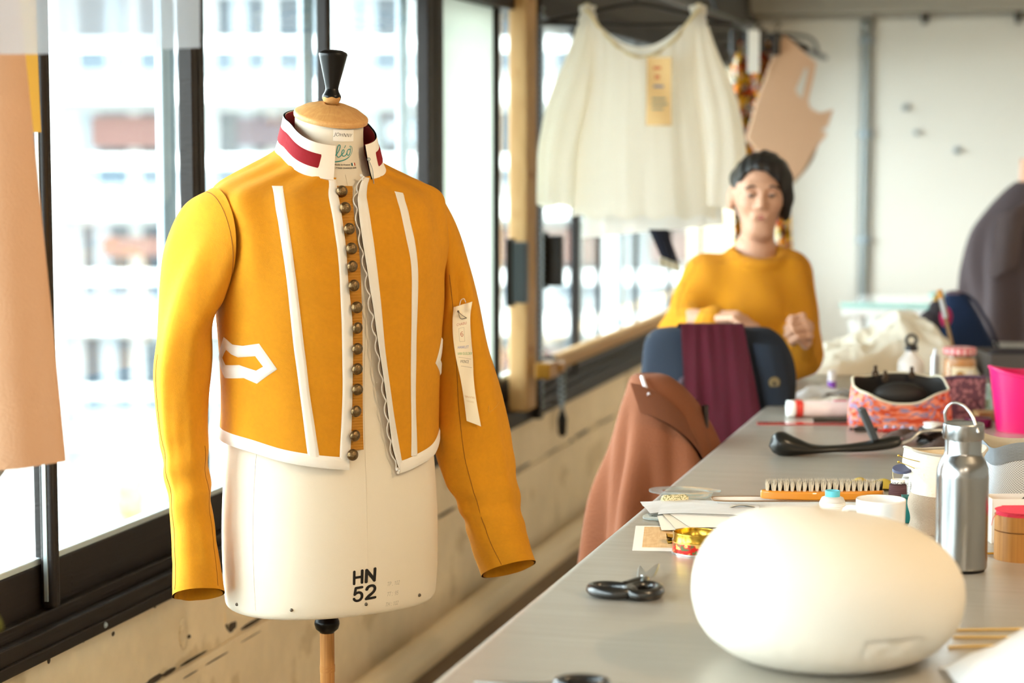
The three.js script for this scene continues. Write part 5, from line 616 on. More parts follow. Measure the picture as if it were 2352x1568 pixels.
  mh('fabric_bundle', 'bundle of dark wool behind the paint brush', 'fabric', -0.375, TY, -6.02, [at(new THREE.IcosahedronGeometry(0.05, 3).scale(1, 1.4, 0.7), 0, 0.07, 0), at(new THREE.IcosahedronGeometry(0.03, 3), 0.02, 0.14, 0)], fabric(0x3c363c)); mh('ochre_bobbin', 'ochre wool pompom on the dark wool bundle', 'pompom', -0.358, TY + 0.168, -6.025, at(new THREE.IcosahedronGeometry(0.017, 2), 0, 0.0, 0), fabric(0xc99a48)); mh('pink_pompom', 'bright pink pompom wedged beside the navy bag', 'pompom', -0.33, TY + 0.125, -5.92, at(new THREE.IcosahedronGeometry(0.022, 2).scale(0.8, 1.3, 0.8), 0, 0.0, 0), fabric(0xd82a6a));
  const st = thing('side_table', 'white side table standing behind the end of the work table', 'table', [0.05, 0, -8.5], 0); part('top', rb(1.8, 0.03, 0.8, 0.006, 0, 0.895, 0), M.porcelain, st); for (const x of [-0.85, 0.85]) for (const z of [-0.35, 0.35]) part('leg', rb(0.05, 0.88, 0.05, 0.005, x, 0.44, z), M.porcelain, st);
  single('mint_dish', surf(48, 10, (u, v) => { const a = u * 2 * Math.PI, r = v < 0.5 ? lerp(0.04, 0.085, v * 2) : lerp(0.082, 0.001, v * 2 - 1); return [Math.cos(a) * r * 1.15, v < 0.5 ? v * 2 * 0.05 : lerp(0.05, 0.006, smooth(0, 0.5, v * 2 - 1)), -Math.sin(a) * r]; }, { wrap: true }), mat(0x8fd6cc, 0.35), 'mint green dish on the white side table', 'dish', [-0.44, 0.911, -8.3]); single('mint_strip', rb(0.5, 0.012, 0.09, 0.004, 0, 0.006, 0), mat(0x9fcfc6, 0.5), 'flat mint green board on the white side table', 'board', [-0.62, 0.911, -8.2], VIEW_YAW * 0.4);
}
// ---------- coats on chairs ----------
function drape(rows, { folds = 7, amp = 0.12, seed = 1, depthK = 1 } = {}) { // rows: v, y, left x, right x, depth
  const T = table(rows), r = rngOf(seed), ph = r() * 6;
  return surf(110, 60, (u, v) => { const a = u * 2 * Math.PI, [y, l, rr, d] = T(v), k = smooth(0.05, 0.6, v), f = 1 + amp * k * (Math.sin(folds * a + ph + v * 2) * 0.6 + Math.sin((folds * 2 - 1) * a + ph * 2 - v * 3) * 0.3 + 0.5 * n3(Math.cos(a) * 2, v * 3, Math.sin(a) * 2, seed)); return [(l + rr) / 2 + Math.cos(a) * (rr - l) / 2 * f, y, -Math.sin(a) * d * f * depthK]; }, { wrap: true, us: 1, vs: 0.8, thick: 0.004 });
}
function highChair(name, label, x, z, turn, backTop) {
  const c = thing(name, label, 'chair', [x, 0, z], turn), m = mat(0x2a211b, 0.5), w = 0.15;
  part('seat', rb(0.34, 0.03, 0.34, 0.012, 0, 0.62, -0.17), m, c); part('backrest', rb(0.3, 0.10, 0.018, 0.008, 0, backTop - 0.06, 0), m, c); part('back_rail', rb(0.3, 0.03, 0.016, 0.006, 0, backTop - 0.25, 0), m, c);
  for (const sx of [-1, 1]) { part('leg', tube([[sx * w, 0.0, -0.32], [sx * w * 0.95, 0.61, -0.31]], 0.014, 6, 10), m, c); part('leg', tube([[sx * w, 0, 0.02], [sx * w, 0.6, 0.0], [sx * w * 0.95, backTop, 0.005]], 0.014, 20, 10), m, c); }
  part('stretcher', [at(cyl(0.009, 0.009, 0.28, 8), 0.14, 0.28, -0.32, 0, 0, Math.PI / 2), at(cyl(0.009, 0.009, 0.28, 8), 0.14, 0.28, 0.0, 0, 0, Math.PI / 2)], m, c); return c;
}
{
  highChair('high_chair', 'dark high chair under the navy coat and maroon scarf', -0.808, -4.80, VIEW_YAW, 1.09);
  const navy = fabric(0x1c2533, { rep: 3 });
  const c = thing('navy_coat', 'navy coat hung over the back of the high chair', 'coat', [-0.808, 0, -4.80], VIEW_YAW);
  part('cloth', drape([[0, 1.104, -0.10, 0.115, 0.01], [0.04, 1.100, -0.135, 0.135, 0.045], [0.12, 1.075, -0.158, 0.165, 0.06], [0.25, 1.02, -0.165, 0.19, 0.07], [0.4, 0.95, -0.17, 0.195, 0.075], [1, 0.50, -0.17, 0.17, 0.09]], { folds: 5, amp: 0.05, seed: 3 }), navy, c); part('lapel', surf(10, 20, (u, v) => [lerp(0.085, 0.15, u) + 0.03 * v, lerp(1.075, 0.90, v), 0.072 + 0.012 * Math.sin(u * 3) + 0.01 * v], { flip: true, thick: 0.004 }), navy, c);
  for (const [x, y] of [[0.135, 0.985], [-0.075, 0.985]]) part('button', [at(cyl(0.014, 0.013, 0.006, 24), x, y, 0.083, Math.PI / 2), at(new THREE.TorusGeometry(0.008, 0.002, 6, 16), x, y, 0.0895)], x > 0 ? mat(0x8a7a58, 0.4, { metalness: 0.6 }) : mat(0x4a3a44, 0.4), c);
  const s = thing('maroon_scarf', 'maroon knitted scarf hanging over the navy coat', 'scarf', [-0.800, 0, -4.80], VIEW_YAW); const knit = fabric(0x5c0522, { rep: 14, bump: 0.003, sheen: 0.05 });
  part('knit', surf(60, 50, (u, v) => { const t = v, x = lerp(-0.095, 0.045, u) + 0.055 * t * (u - 0.1) + 0.03 * t, fold = 0.010 * n3(u * 7, t * 1.2, 3, 5) * smooth(0.05, 0.3, t) + 0.0012 * Math.sin(u * 33 + 5 * t); return [x, t < 0.12 ? 1.112 + 0.014 * Math.sin(t / 0.12 * Math.PI / 2) - 0.004 : 1.122 - (t - 0.12) * 0.42, (t < 0.12 ? lerp(-0.02, 0.052, t / 0.12) : 0.064 + 0.022 * smooth(0.12, 0.5, t)) + fold + 0.012]; }, { flip: true, us: 0.5, vs: 0.5, thick: 0.006 }), knit, s); part('fringe', Array.from({ length: 14 }, (_, k) => tube([[-0.06 + k * 0.0145, 0.756, 0.098], [-0.06 + k * 0.0145, 0.73, 0.1], [-0.058 + k * 0.0145, 0.70, 0.098]], 0.003, 6, 5)), knit, s);
  highChair('high_chair', 'dark high chair under the rust brown coat', -0.785, -4.14, VIEW_YAW, 1.0).scale.x = 0.5;
  const rust = fabric(new THREE.Color(0.215, 0.070, 0.028), { rep: 4 });
  const b = thing('rust_coat', 'rust brown coat draped over a high chair with deep folds', 'coat', [-0.875, 0, -4.12], VIEW_YAW);
  part('cloth', drape([[0, 1.062, 0.03, 0.062, 0.01], [0.03, 1.058, 0.014, 0.085, 0.035], [0.10, 1.03, 0.004, 0.122, 0.055], [0.2, 0.985, -0.010, 0.155, 0.07], [0.35, 0.91, -0.026, 0.18, 0.085], [0.55, 0.82, -0.042, 0.185, 0.10], [0.8, 0.70, -0.060, 0.17, 0.11], [1, 0.58, -0.075, 0.16, 0.11]], { folds: 6, amp: 0.24, seed: 8 }), rust, b);
  part('collar_fold', surf(30, 14, (u, v) => { const a = lerp(-0.5, 1.3, u); return [0.045 + 0.105 * Math.sin(a * 0.8) + 0.02 * v, 1.055 - 0.10 * u ** 1.6 - 0.06 * v, 0.05 + 0.03 * Math.cos(a) + 0.02 * v]; }, { flip: true, thick: 0.005 }), rust, b); part('white_thread', tube([[0.03, 1.064, 0.04], [0.034, 1.05, 0.06], [0.042, 1.03, 0.085]], 0.004, 14, 6), mat(0xe8e4ea, 0.8), b);
}
// ---------- clothes hanging by the windows ----------
{
  const blackP = mat(0x121213, 0.4);
  const rail = thing('clothes_rail', 'black metal clothes rail hung below the dark lintel', 'rail', [-1.175, 0, 0]); part('bar', at(cyl(0.014, 0.014, 7.2, 16), 0, 1.985, -10.2, Math.PI / 2), blackP, rail); for (const z of [-4.2, -7.0, -9.9]) part('bracket', tube([[0, 1.985, z], [-0.02, 2.05, z], [-0.1, 2.08, z], [-0.505, 2.08, z]], 0.008, 24, 8), blackP, rail);
  const hanger = (o, x, y, w, sag = 0.05) => part('frame', [tube([[x - w, y - sag, 0], [x - w * 0.5, y - sag * 0.45, 0], [x, y, 0], [x + w * 0.5, y - sag * 0.45, 0], [x + w, y - sag, 0]], 0.007, 40, 8), tube([[x - w, y - sag, 0], [x, y - sag - 0.004, 0], [x + w, y - sag, 0]], 0.006, 20, 8), tube([[x, y, 0], [x, y + 0.03, 0], [x + 0.014, 1.985 + 0.008, 0.0], [x, 1.985 + 0.0165, 0], [x - 0.014, 1.985 + 0.006, 0]], 0.0025, 24, 6)], blackP, o);
  const h1 = thing('coat_hanger', 'black plastic hanger holding the cream gauze blouse', 'hanger', [-1.194, 0, -5.827], VIEW_YAW); hanger(h1, -0.02, 1.945, 0.275, 0.055);
  const gauze = mat(0xfefaf0, 0.95, { transmission: 0.62, thickness: 0, side: THREE.DoubleSide });
  const bl = thing('gauze_blouse', 'sheer cream gauze blouse with a scooped gathered neck on a hanger', 'blouse', [-1.194, 0, -5.827], VIEW_YAW);
  const W = table([[0, -0.10, 0.10], [0.1, -0.15, 0.145], [0.35, -0.175, 0.17], [0.7, -0.19, 0.195], [1, -0.20, 0.215]]);
  const sheet = (z0, sg, scoop, bot) => surf(90, 40, (u, v) => { const [l, r] = W(v), t = u * 2 - 1, yTop = 1.925 - scoop * (1 - t * t) ** 1.2 * 1.0, y = lerp(yTop, bot, v), f = 0.012 * n3(u * 9, v * 0.8, sg, 7) * (0.5 + 0.7 * v) + 0.005 * n3(u * 23, v * 0.7, sg + 4, 9); return [lerp(lerp(-0.165, 0.158, u), lerp(l, r, u), smooth(0, 0.4, v)), y + 0.006 * Math.sin(u * 30) * v, z0 + sg * (0.02 + 0.03 * v) * Math.sin(u * Math.PI) + f]; }, { flip: true, us: 0.5, vs: 0.6 });
  part('front', sheet(0.015, 1, 0.135, 1.335), gauze, bl); part('back', sheet(-0.015, -1, 0.10, 1.335), gauze, bl);
  part('neckline', tube(Array.from({ length: 40 }, (_, k) => { const u = k / 39, t = u * 2 - 1; return [lerp(-0.165, 0.158, u), 1.927 - 0.135 * (1 - t * t) ** 1.2, 0.016 + 0.02 * Math.sin(u * Math.PI) + 0.01 * Math.sin(u * 34)]; }), 0.006, 120, 6), fabric(0xf0dfb4), bl);
  for (const s of [-1, 1]) part('sleeve', surf(60, 30, (u, v) => { const a = u * 2 * Math.PI, w = lerp(0.022, 0.062, smooth(0, 0.5, v)) * (1 + 0.12 * Math.sin(a * 7 + v * 4)), cx = s * lerp(0.158, 0.235, smooth(0, 0.8, v)); return [cx + Math.cos(a) * w, lerp(1.94, s < 0 ? 1.37 : 1.36, v) + 0.01 * Math.sin(a * 2) * v, -Math.sin(a) * w * 0.55]; }, { wrap: true, us: 0.3, vs: 0.6 }), gauze, bl);
  for (const s of [-1, 1]) part('shoulder_gather', at(new THREE.IcosahedronGeometry(0.016, 2).scale(1, 1.2, 0.7), s * 0.16, 1.93, 0), fabric(0xf3e6c4), bl);
  const pt = thing('white_petticoat', 'white cotton petticoat hem showing below the gauze blouse', 'petticoat', [-1.20, 0, -5.87], VIEW_YAW); part('skirt', surf(90, 20, (u, v) => { const a = u * 2 * Math.PI, w = lerp(0.17, 0.20, v) * (1 + 0.05 * Math.sin(a * 13)); return [0.03 + Math.cos(a) * w, lerp(1.60, 1.292 + 0.02 * Math.cos(a), v), -Math.sin(a) * w * 0.16]; }, { wrap: true }), mat(0xfdfdfb, 0.9, { transmission: 0.35, thickness: 0, side: THREE.DoubleSide }), pt); for (const x of [-0.15, 0.15]) part('strap', tube([[x, 1.6, -0.02], [x * 1.05, 1.78, -0.02], [x * 0.9, 1.905, -0.01]], 0.004, 14, 6), M.calico, pt);
  const tg = thing('kraft_label', 'tan paper label with handwriting pinned to the gauze blouse', 'label', [-1.194, 0, -5.827], VIEW_YAW); part('paper', surf(8, 16, (u, v) => [lerp(0.008, 0.078, u) + 0.006 * (1 - v) * (u < 0.5 ? -0.3 : 0.2), lerp(1.597, 1.79, v), 0.072 + 0.006 * Math.sin(u * 3 + v * 4)], { thick: 0.0006 }), mat(0xffffff, 0.85, { map: canvasTex(128, 320, (c, w, h) => { c.fillStyle = '#e6c48a'; c.fillRect(0, 0, w, h); c.fillStyle = '#c4553a'; c.fillRect(34, 44, 40, 12); c.fillRect(44, 84, 22, 16); c.fillStyle = '#7a7a94'; c.fillRect(36, 130, 52, 12); c.fillStyle = '#7a8a84'; c.fillRect(28, 190, 72, 10); c.fillRect(28, 214, 80, 10); c.fillRect(30, 238, 56, 8); }), side: THREE.DoubleSide }), tg);
  const nv = thing('navy_ribbon', 'navy ribbon end edged with cream hanging below the petticoat', 'ribbon', [-1.20, 0, -5.80], VIEW_YAW); part('ribbon', surf(10, 10, (u, v) => [lerp(0.03, 0.075, u) + 0.035 * (1 - v) + 0.01 * u, lerp(1.222 - 0.02 * u, 1.30, v), 0.02 + 0.01 * Math.sin(u * 4)], { thick: 0.002 }), fabric(0x141627), nv); part('lace_edge', surf(16, 4, (u, v) => [lerp(0.063, 0.12, u), lerp(1.196, 1.222, v) - 0.02 * u, 0.022 + 0.006 * Math.sin(u * 20)], { thick: 0.0015 }), fabric(0xf0e2c2), nv);
  // floral dress
  const fo = thing('floral_dress', 'yellow and black floral dress hanging beside the peach bodice', 'dress', [-1.125, 0, -7.619], VIEW_YAW);
  const flT = dataTex(256, (u, v) => { const a = fbm(u * 9, v * 9, 9, 3, 301), b = fbm(u * 14, v * 14, 14, 3, 310), c = fbm(u * 20, v * 20, 20, 2, 320); return c > 0.68 ? [0.85, 0.84, 0.78] : b > 0.58 ? [0.16, 0.12, 0.06] : a > 0.52 ? [0.95, 0.78, 0.08] : a > 0.44 ? [0.90, 0.48, 0.06] : [0.62, 0.22, 0.06]; }, { srgb: true });
  part('dress', surf(70, 30, (u, v) => [lerp(lerp(-0.10, 0.09, u), lerp(-0.09, 0.135, u), v), lerp(1.93, 1.15, v), 0.03 * Math.sin(u * 17 + v) + 0.02 * Math.sin(u * 5 + v * 3)], { flip: true, us: 0.9, vs: 3, thick: 0.004 }), mat(0xffffff, 0.85, { map: flT }), fo); hanger(fo, 0.0, 1.95, 0.13, 0.04);
  const pb = thing('peach_bodice', 'peach felt bodice with an open armhole hanging on a black hanger', 'bodice', [-1.125, 0, -7.619], VIEW_YAW);
  const toL = ([px, py]) => new THREE.Vector2((px - 1740) * 0.001605 - 0.008, 1.941 - (py - 85) * 0.001588);
  const bs = new THREE.Shape([[1795, 82], [1815, 98], [1833, 115], [1868, 145], [1862, 180], [1850, 230], [1856, 249], [1880, 262], [1908, 252], [1896, 290], [1880, 296], [1895, 308], [1878, 328], [1862, 352], [1852, 372], [1836, 400], [1818, 413], [1770, 380], [1714, 318], [1735, 240], [1765, 150]].map(toL)); bs.holes.push(new THREE.Path([[1822, 206], [1846, 152], [1853, 158], [1841, 226], [1832, 222]].map(toL)));
  const bg = new THREE.ExtrudeGeometry(bs, { depth: 0.02, bevelEnabled: true, bevelSize: 0.003, bevelThickness: 0.004, bevelSegments: 2 }); part('bodice', at(bg, 0, 0, 0.09), fabric(new THREE.Color(0.66, 0.42, 0.27), { rep: 4 }), pb); part('lace_edge', tube([[0.21, 1.56, 0.1], [0.19, 1.50, 0.1], [0.16, 1.455, 0.1], [0.12, 1.41, 0.1]], 0.006, 40, 6), fabric(0xa89a80), pb); hanger(pb, 0.07, 1.955, 0.12, 0.05);
  const ck = thing('hanger_cluster', 'cluster of black clip hangers crowded at the end of the rail', 'hangers', [-1.125, 0, -7.56], VIEW_YAW); for (let k = 0; k < 4; k++) part('clip', rb(0.03, 0.085, 0.045, 0.006, -0.085 + k * 0.05, 1.925 - 0.01 * (k % 2), 0.06), blackP, ck);
  const wt = thing('white_tag', 'blank white cardboard tag hanging between floral dress and bodice', 'label', [-1.125, 0, -7.55], VIEW_YAW); part('card', rb(0.042, 0.155, 0.002, 0.0008, -0.018, 1.885, 0.10), M.paper, wt); part('string', tube([[-0.018, 1.96, 0.1], [-0.01, 1.98, 0.06], [-0.03, 1.998, -0.02]], 0.0015, 14, 5), M.paper, wt);
}
// ---------- garments hanging close to the camera at the window ----------
{
  const rail2 = thing('garment_rail', 'steel rail for garments above the near window', 'rail', [-1.42, 0, -2.3]); part('bar', at(cyl(0.013, 0.013, 1.9, 16), 0, 1.98, -0.95, Math.PI / 2), M.steelGrey, rail2); for (const z of [-0.9, 0.9]) part('hanger_rod', at(cyl(0.006, 0.006, CEIL - 1.98, 10), 0, 1.98, z), M.steelGrey, rail2);
  const pc = thing('peach_coat', 'long peach wool coat hanging at the window beside the dress form', 'coat', [-1.42, 0, -2.36], VIEW_YAW);
  const P = table([[0, 0.02], [0.06, 0.10], [0.12, 0.118], [0.33, 0.134], [0.7, 0.154], [1, 0.170]]);
  part('cloth', surf(90, 50, (u, v) => { const a = u * 2 * Math.PI, w = P(v)[0] * (1 + 0.035 * Math.sin(a * 7 + 1) * smooth(0.2, 1, v)); return [-0.012 + Math.cos(a) * w, lerp(1.90, 1.112, v) + 0.006 * Math.cos(a) * v, -Math.sin(a) * w * 0.42]; }, { wrap: true, us: 1, vs: 0.9, thick: 0.004 }), fabric(new THREE.Color(0.70, 0.42, 0.26), { rep: 5 }), pc);
  part('lining', surf(60, 14, (u, v) => { const a = u * 2 * Math.PI, w = 0.13 - 0.05 * v * v; return [-0.03 + Math.cos(a) * w, lerp(1.15, 1.05 + 0.02 * Math.cos(a), v), -Math.sin(a) * w * 0.36]; }, { wrap: true, thick: 0.003 }), fabric(0xe9e2dc), pc); part('lining_hem', tube(Array.from({ length: 40 }, (_, k) => { const a = k / 40 * 2 * Math.PI; return [-0.03 + Math.cos(a) * 0.081, 1.05 + 0.02 * Math.cos(a), -Math.sin(a) * 0.03]; }), 0.006, 80, 6, true), fabric(0xe0ab7a), pc); part('hanger', [tube([[-0.11, 1.88, 0], [0, 1.93, 0], [0.09, 1.88, 0]], 0.008, 20, 8), tube([[0, 1.93, 0], [0, 1.97, 0], [0.012, 1.99, 0], [0.0, 1.9965, 0]], 0.003, 16, 6)], M.pine, pc);
  const ys = thing('yellow_strip', 'yellow paper pattern strip hanging behind the peach coat', 'paper strip', [-1.43, 0, -2.55], VIEW_YAW); part('strip', surf(6, 12, (u, v) => [0.028 + 0.028 * u + 0.006 * (1 - v), lerp(1.548, 1.97, v), 0.004 * Math.sin(v * 6)], { thick: 0.001 }), mat(0xd9b048, 0.8), ys); part('loop', tube([[0.042, 1.968, 0], [0.02, 1.99, 0], [0.0, 1.996, 0]], 0.002, 10, 5), M.paper, ys);
  const film = thing('plastic_cover', 'translucent plastic garment cover hanging over the near window', 'plastic cover', [-1.42, 0, -2.19], VIEW_YAW); part('film', surf(40, 20, (u, v) => [lerp(-0.22, 0.43, u), lerp(1.640 + 0.004 * Math.sin(u * 7), 1.96, v), 0.05 + 0.012 * Math.sin(u * 8 + v * 3)], {}), mat(0xdfe7f0, 0.55, { transmission: 0.75, thickness: 0, side: THREE.DoubleSide }), film); part('hook', tube([[0.0, 1.955, 0.05], [0.0, 1.98, 0.02], [0.0, 1.9965, 0.0]], 0.003, 14, 6), M.steelGrey, film);
  const gr = thing('green_garment', 'olive and bottle green garment hanging low at the near window', 'garment', [-1.36, 0, -1.98], VIEW_YAW); part('upper', surf(48, 20, (u, v) => { const a = u * 2 * Math.PI, w = lerp(0.08, 0.240, smooth(0, 1, v) ** 0.6); return [Math.cos(a) * w - 0.02, lerp(1.09, 0.985, v), -Math.sin(a) * w * 0.3]; }, { wrap: true }), fabric(0x5a5a14), gr); part('lower', surf(48, 20, (u, v) => { const a = u * 2 * Math.PI, w = lerp(0.232, 0.244, v); return [Math.cos(a) * w - 0.02, lerp(0.99, 0.4, v), -Math.sin(a) * w * 0.3 * (1 + 0.05 * Math.sin(a * 9))]; }, { wrap: true }), fabric(0x12281a), gr); part('strap', tube([[-0.02, 1.09, 0], [-0.01, 1.5, 0], [0.0, 1.985, -0.003]], 0.006, 20, 6), fabric(0x12281a), gr);
}
// ---------- mauve jacket on a second form beyond the table ----------
{
  const f = thing('second_dress_form', 'dress form under the grey mauve jacket at the end of the table', 'dress form', [-0.12, 0, -7.5], VIEW_YAW); part('neck', at(cyl(0.055, 0.05, 0.14, 28), 0, 1.36, 0), mat(0xd9a88c, 0.8), f); part('pole', at(cyl(0.016, 0.016, 0.8, 16), 0, 0.04, 0), M.poleWood, f); part('base', lathe([[0, 0], [0.2, 0], [0.2, 0.015], [0.05, 0.035], [0.016, 0.06]], 36), M.blackPaint, f); part('torso', lathe([[0, 0.74], [0.13, 0.75], [0.14, 0.9], [0.12, 1.05], [0.14, 1.2], [0.12, 1.32], [0.06, 1.40], [0, 1.41]], 40), M.linen, f);
  const j = thing('mauve_jacket', 'grey mauve wool jacket with loose folds on the second form', 'jacket', [-0.12, 0, -7.5], VIEW_YAW);
  part('cloth', drape([[0, 1.415, -0.062, 0.062, 0.06], [0.06, 1.385, -0.10, 0.10, 0.08], [0.15, 1.32, -0.16, 0.16, 0.11], [0.25, 1.24, -0.215, 0.215, 0.125], [0.4, 1.13, -0.235, 0.235, 0.14], [0.6, 1.0, -0.235, 0.24, 0.15], [1, 0.72, -0.26, 0.26, 0.17]], { folds: 6, amp: 0.15, seed: 15 }), fabric(new THREE.Color(0.075, 0.054, 0.058), { rep: 5 }), j);
  part('lapel', surf(12, 24, (u, v) => [-0.16 + 0.10 * u - 0.03 * v, lerp(1.30, 1.08, v) + 0.05 * u, 0.14 + 0.02 * Math.sin(u * 3)], { flip: true, thick: 0.006 }), fabric(new THREE.Color(0.12, 0.09, 0.095)), j);
}
// ---------- the woman in the yellow sweater ----------
const vlen = (x, y, z) => Math.sqrt(x * x + y * y + z * z);
const smin = (a, b, k) => { const h = Math.max(k - Math.abs(a - b), 0) / k; return Math.min(a, b) - h * h * k * 0.25; };
const smax = (a, b, k) => -smin(-a, -b, k);
const ell = (p, c, r) => { const x = (p[0] - c[0]) / r[0], y = (p[1] - c[1]) / r[1], z = (p[2] - c[2]) / r[2], k0 = vlen(x, y, z), k1 = vlen(x / r[0], y / r[1], z / r[2]); return k0 < 1e-9 ? -Math.min(...r) : k0 * (k0 - 1) / k1; };
const cap = (p, a, b, ra, rb2 = ra) => { const bx_ = b[0] - a[0], by = b[1] - a[1], bz = b[2] - a[2], px = p[0] - a[0], py = p[1] - a[1], pz = p[2] - a[2], t = clamp((px * bx_ + py * by + pz * bz) / (bx_ * bx_ + by * by + bz * bz), 0, 1); return vlen(px - bx_ * t, py - by * t, pz - bz * t) - lerp(ra, rb2, t); };
function isoMesh(center, half, res, sdf) {
  const m = new MarchingCubes(res, new THREE.MeshStandardMaterial(), false, false, 260000); m.isolation = 0; m.reset();
  const h = res / 2, p = [0, 0, 0];
  for (let k = 0; k < res; k++) for (let j = 0; j < res; j++) for (let i = 0; i < res; i++) { p[0] = center[0] + (i - h) / h * half; p[1] = center[1] + (j - h) / h * half; p[2] = center[2] + (k - h) / h * half; m.field[k * res * res + j * res + i] = -sdf(p); }
  m.update();
  const n = m.count ?? m.geometry.drawRange.count, g = new THREE.BufferGeometry(), pos = new Float32Array(n * 3), nor = new Float32Array(n * 3);
  for (let i = 0; i < n * 3; i++) pos[i] = m.positionArray[i] * half + center[i % 3];
  // normals from the distance field itself
  const e = half / res; for (let i = 0; i < n; i++) { const q = [pos[3 * i], pos[3 * i + 1], pos[3 * i + 2]], d = [0, 1, 2].map((a) => { const u = q.slice(), w = q.slice(); u[a] += e; w[a] -= e; return sdf(u) - sdf(w); }), l = vlen(...d) || 1; nor.set(d.map((x) => x / l), 3 * i); }
  g.setAttribute('position', new THREE.BufferAttribute(pos, 3)); g.setAttribute('normal', new THREE.BufferAttribute(nor, 3)); return uvm(g);
}
{
  const w = thing('person', 'person in a mustard yellow knitted sweater standing at the table, looking down', 'person', [-0.816, 0, -5.256], VIEW_YAW);
  const skin = mat(new THREE.Color(0.56, 0.31, 0.20), 0.55), H = [0.046, 1.407, 0.0];
  const headSdf = (q) => {
    const p = [q[0] - H[0], q[1] - H[1], q[2] - H[2]]; let d = ell(p, [0, 0.028, -0.012], [0.070, 0.084, 0.088]);
    d = smin(d, ell(p, [-0.002, -0.028, 0.022], [0.049, 0.080, 0.062]), 0.03); d = smin(d, cap(p, [-0.014, -0.086, 0.050], [0.005, -0.088, 0.050], 0.0165), 0.03);
    d = smin(d, ell(p, [-0.034, -0.016, 0.056], [0.020, 0.020, 0.020]), 0.02); d = smin(d, ell(p, [0.030, -0.016, 0.056], [0.020, 0.020, 0.020]), 0.02);
    d = smin(d, cap(p, [-0.032, 0.024, 0.074], [0.028, 0.024, 0.074], 0.010), 0.02);
    d = smax(d, -ell(p, [-0.028, 0.009, 0.094], [0.017, 0.011, 0.016]), 0.012); d = smax(d, -ell(p, [0.024, 0.009, 0.094], [0.017, 0.011, 0.016]), 0.012);
    d = smin(d, cap(p, [-0.002, 0.014, 0.080], [-0.005, -0.020, 0.093], 0.0062, 0.0095), 0.012); d = smin(d, cap(p, [-0.015, -0.023, 0.086], [0.006, -0.023, 0.086], 0.0075), 0.008);
    d = smin(d, cap(p, [-0.019, -0.050, 0.080], [0.010, -0.050, 0.079], 0.0055), 0.014);
    for (const s of [-1, 1]) d = smin(d, ell(p, [s * 0.071, -0.005, -0.012], [0.010, 0.030, 0.018]), 0.008);
    return smin(d, cap(p, [0, -0.075, -0.012], [-0.006, -0.20, -0.02], 0.041, 0.054), 0.022);
  };
  // arms: shoulder, elbow, wrist; hands with palm and five fingers
  const armL = [[-0.092, 1.200, 0], [-0.155, 1.062, 0.06], [-0.085, 1.105, 0.175]], armR = [[0.132, 1.204, -0.01], [0.150, 1.018, 0.035], [0.142, 1.060, 0.150]];
  const unit = (v) => { const l = vlen(...v); return v.map((x) => x / l); }, cross = (a, b) => [a[1] * b[2] - a[2] * b[1], a[2] * b[0] - a[0] * b[2], a[0] * b[1] - a[1] * b[0]], add = (a, ...m) => a.map((x, i) => m.reduce((t, [v, k]) => t + v[i] * k, x));
  function handSdf(W, a, nrm, curl, thumbSide) {
    a = unit(a); const b = unit(cross(a, nrm)), n = unit(cross(b, a)), caps = [];
    for (let f = 0; f < 4; f++) {
      const off = (f - 1.5) * 0.0185 * -thumbSide, len = [0.036, 0.041, 0.038, 0.030][f], rad = [0.0088, 0.0092, 0.0088, 0.0078][f]; let p = add(W, [a, 0.078 - 0.004 * Math.abs(f - 1.2)], [b, off]), ang = 0;
      caps.push([add(W, [a, 0.022], [b, off * 0.7]), p, 0.0105, rad + 0.0012]);
      for (const [l, t] of [[len, curl], [len * 0.64, curl * 1.25], [len * 0.5, curl * 0.8]]) { ang += t + 0.06 * f; const q = add(p, [a, Math.cos(ang) * l], [n, Math.sin(ang) * l]); caps.push([p, q, rad, rad * 0.92]); p = q; }
    }
    let t0 = add(W, [a, 0.024], [b, 0.026 * thumbSide]); const t1 = add(t0, [a, 0.03], [b, 0.016 * thumbSide], [n, 0.012]), t2 = add(t1, [a, 0.026], [b, -0.010 * thumbSide], [n, 0.018]); caps.push([add(W, [a, 0.01], [b, 0.012 * thumbSide]), t0, 0.013, 0.0125], [t0, t1, 0.0115, 0.0098], [t1, t2, 0.0096, 0.0085]);
    return (p) => { let palm = cap(p, add(W, [a, 0.03]), add(W, [a, 0.062]), 0.021); palm = smin(palm, cap(p, add(W, [a, -0.06]), W, 0.027, 0.021), 0.02); let d = palm; for (const [u, v, r0, r1] of caps) d = smin(d, cap(p, u, v, r0, r1), 0.005); return d; };
  }
  const hL = handSdf(armL[2], [0.75, 0.05, 0.5], [0.1, -1, 0.2], 0.55, 1), hR = handSdf(armR[2], [-0.02, 0.42, 0.9], [-0.85, -0.2, 0.1], 1.15, 1);
  const coreSdf = (p) => { let d = ell(p, [0.025, 1.10, 0], [0.11, 0.13, 0.075]); d = smin(d, ell(p, [0.02, 0.95, 0], [0.105, 0.12, 0.08]), 0.05); d = smin(d, cap(p, [0.04, 1.2, -0.02], [0.04, 1.27, -0.02], 0.055), 0.04); for (const A of [armL, armR]) { d = smin(d, cap(p, A[0], A[1], 0.040, 0.036), 0.03); d = smin(d, cap(p, A[1], A[2], 0.035, 0.025), 0.02); } for (const s of [-1, 1]) { d = smin(d, cap(p, [0.02 + s * 0.062, 0.87, 0], [0.02 + s * 0.07, 0.47, 0.012], 0.072, 0.050), 0.03); d = smin(d, cap(p, [0.02 + s * 0.07, 0.47, 0.012], [0.02 + s * 0.075, 0.08, -0.01], 0.048, 0.032), 0.02); } return d; };
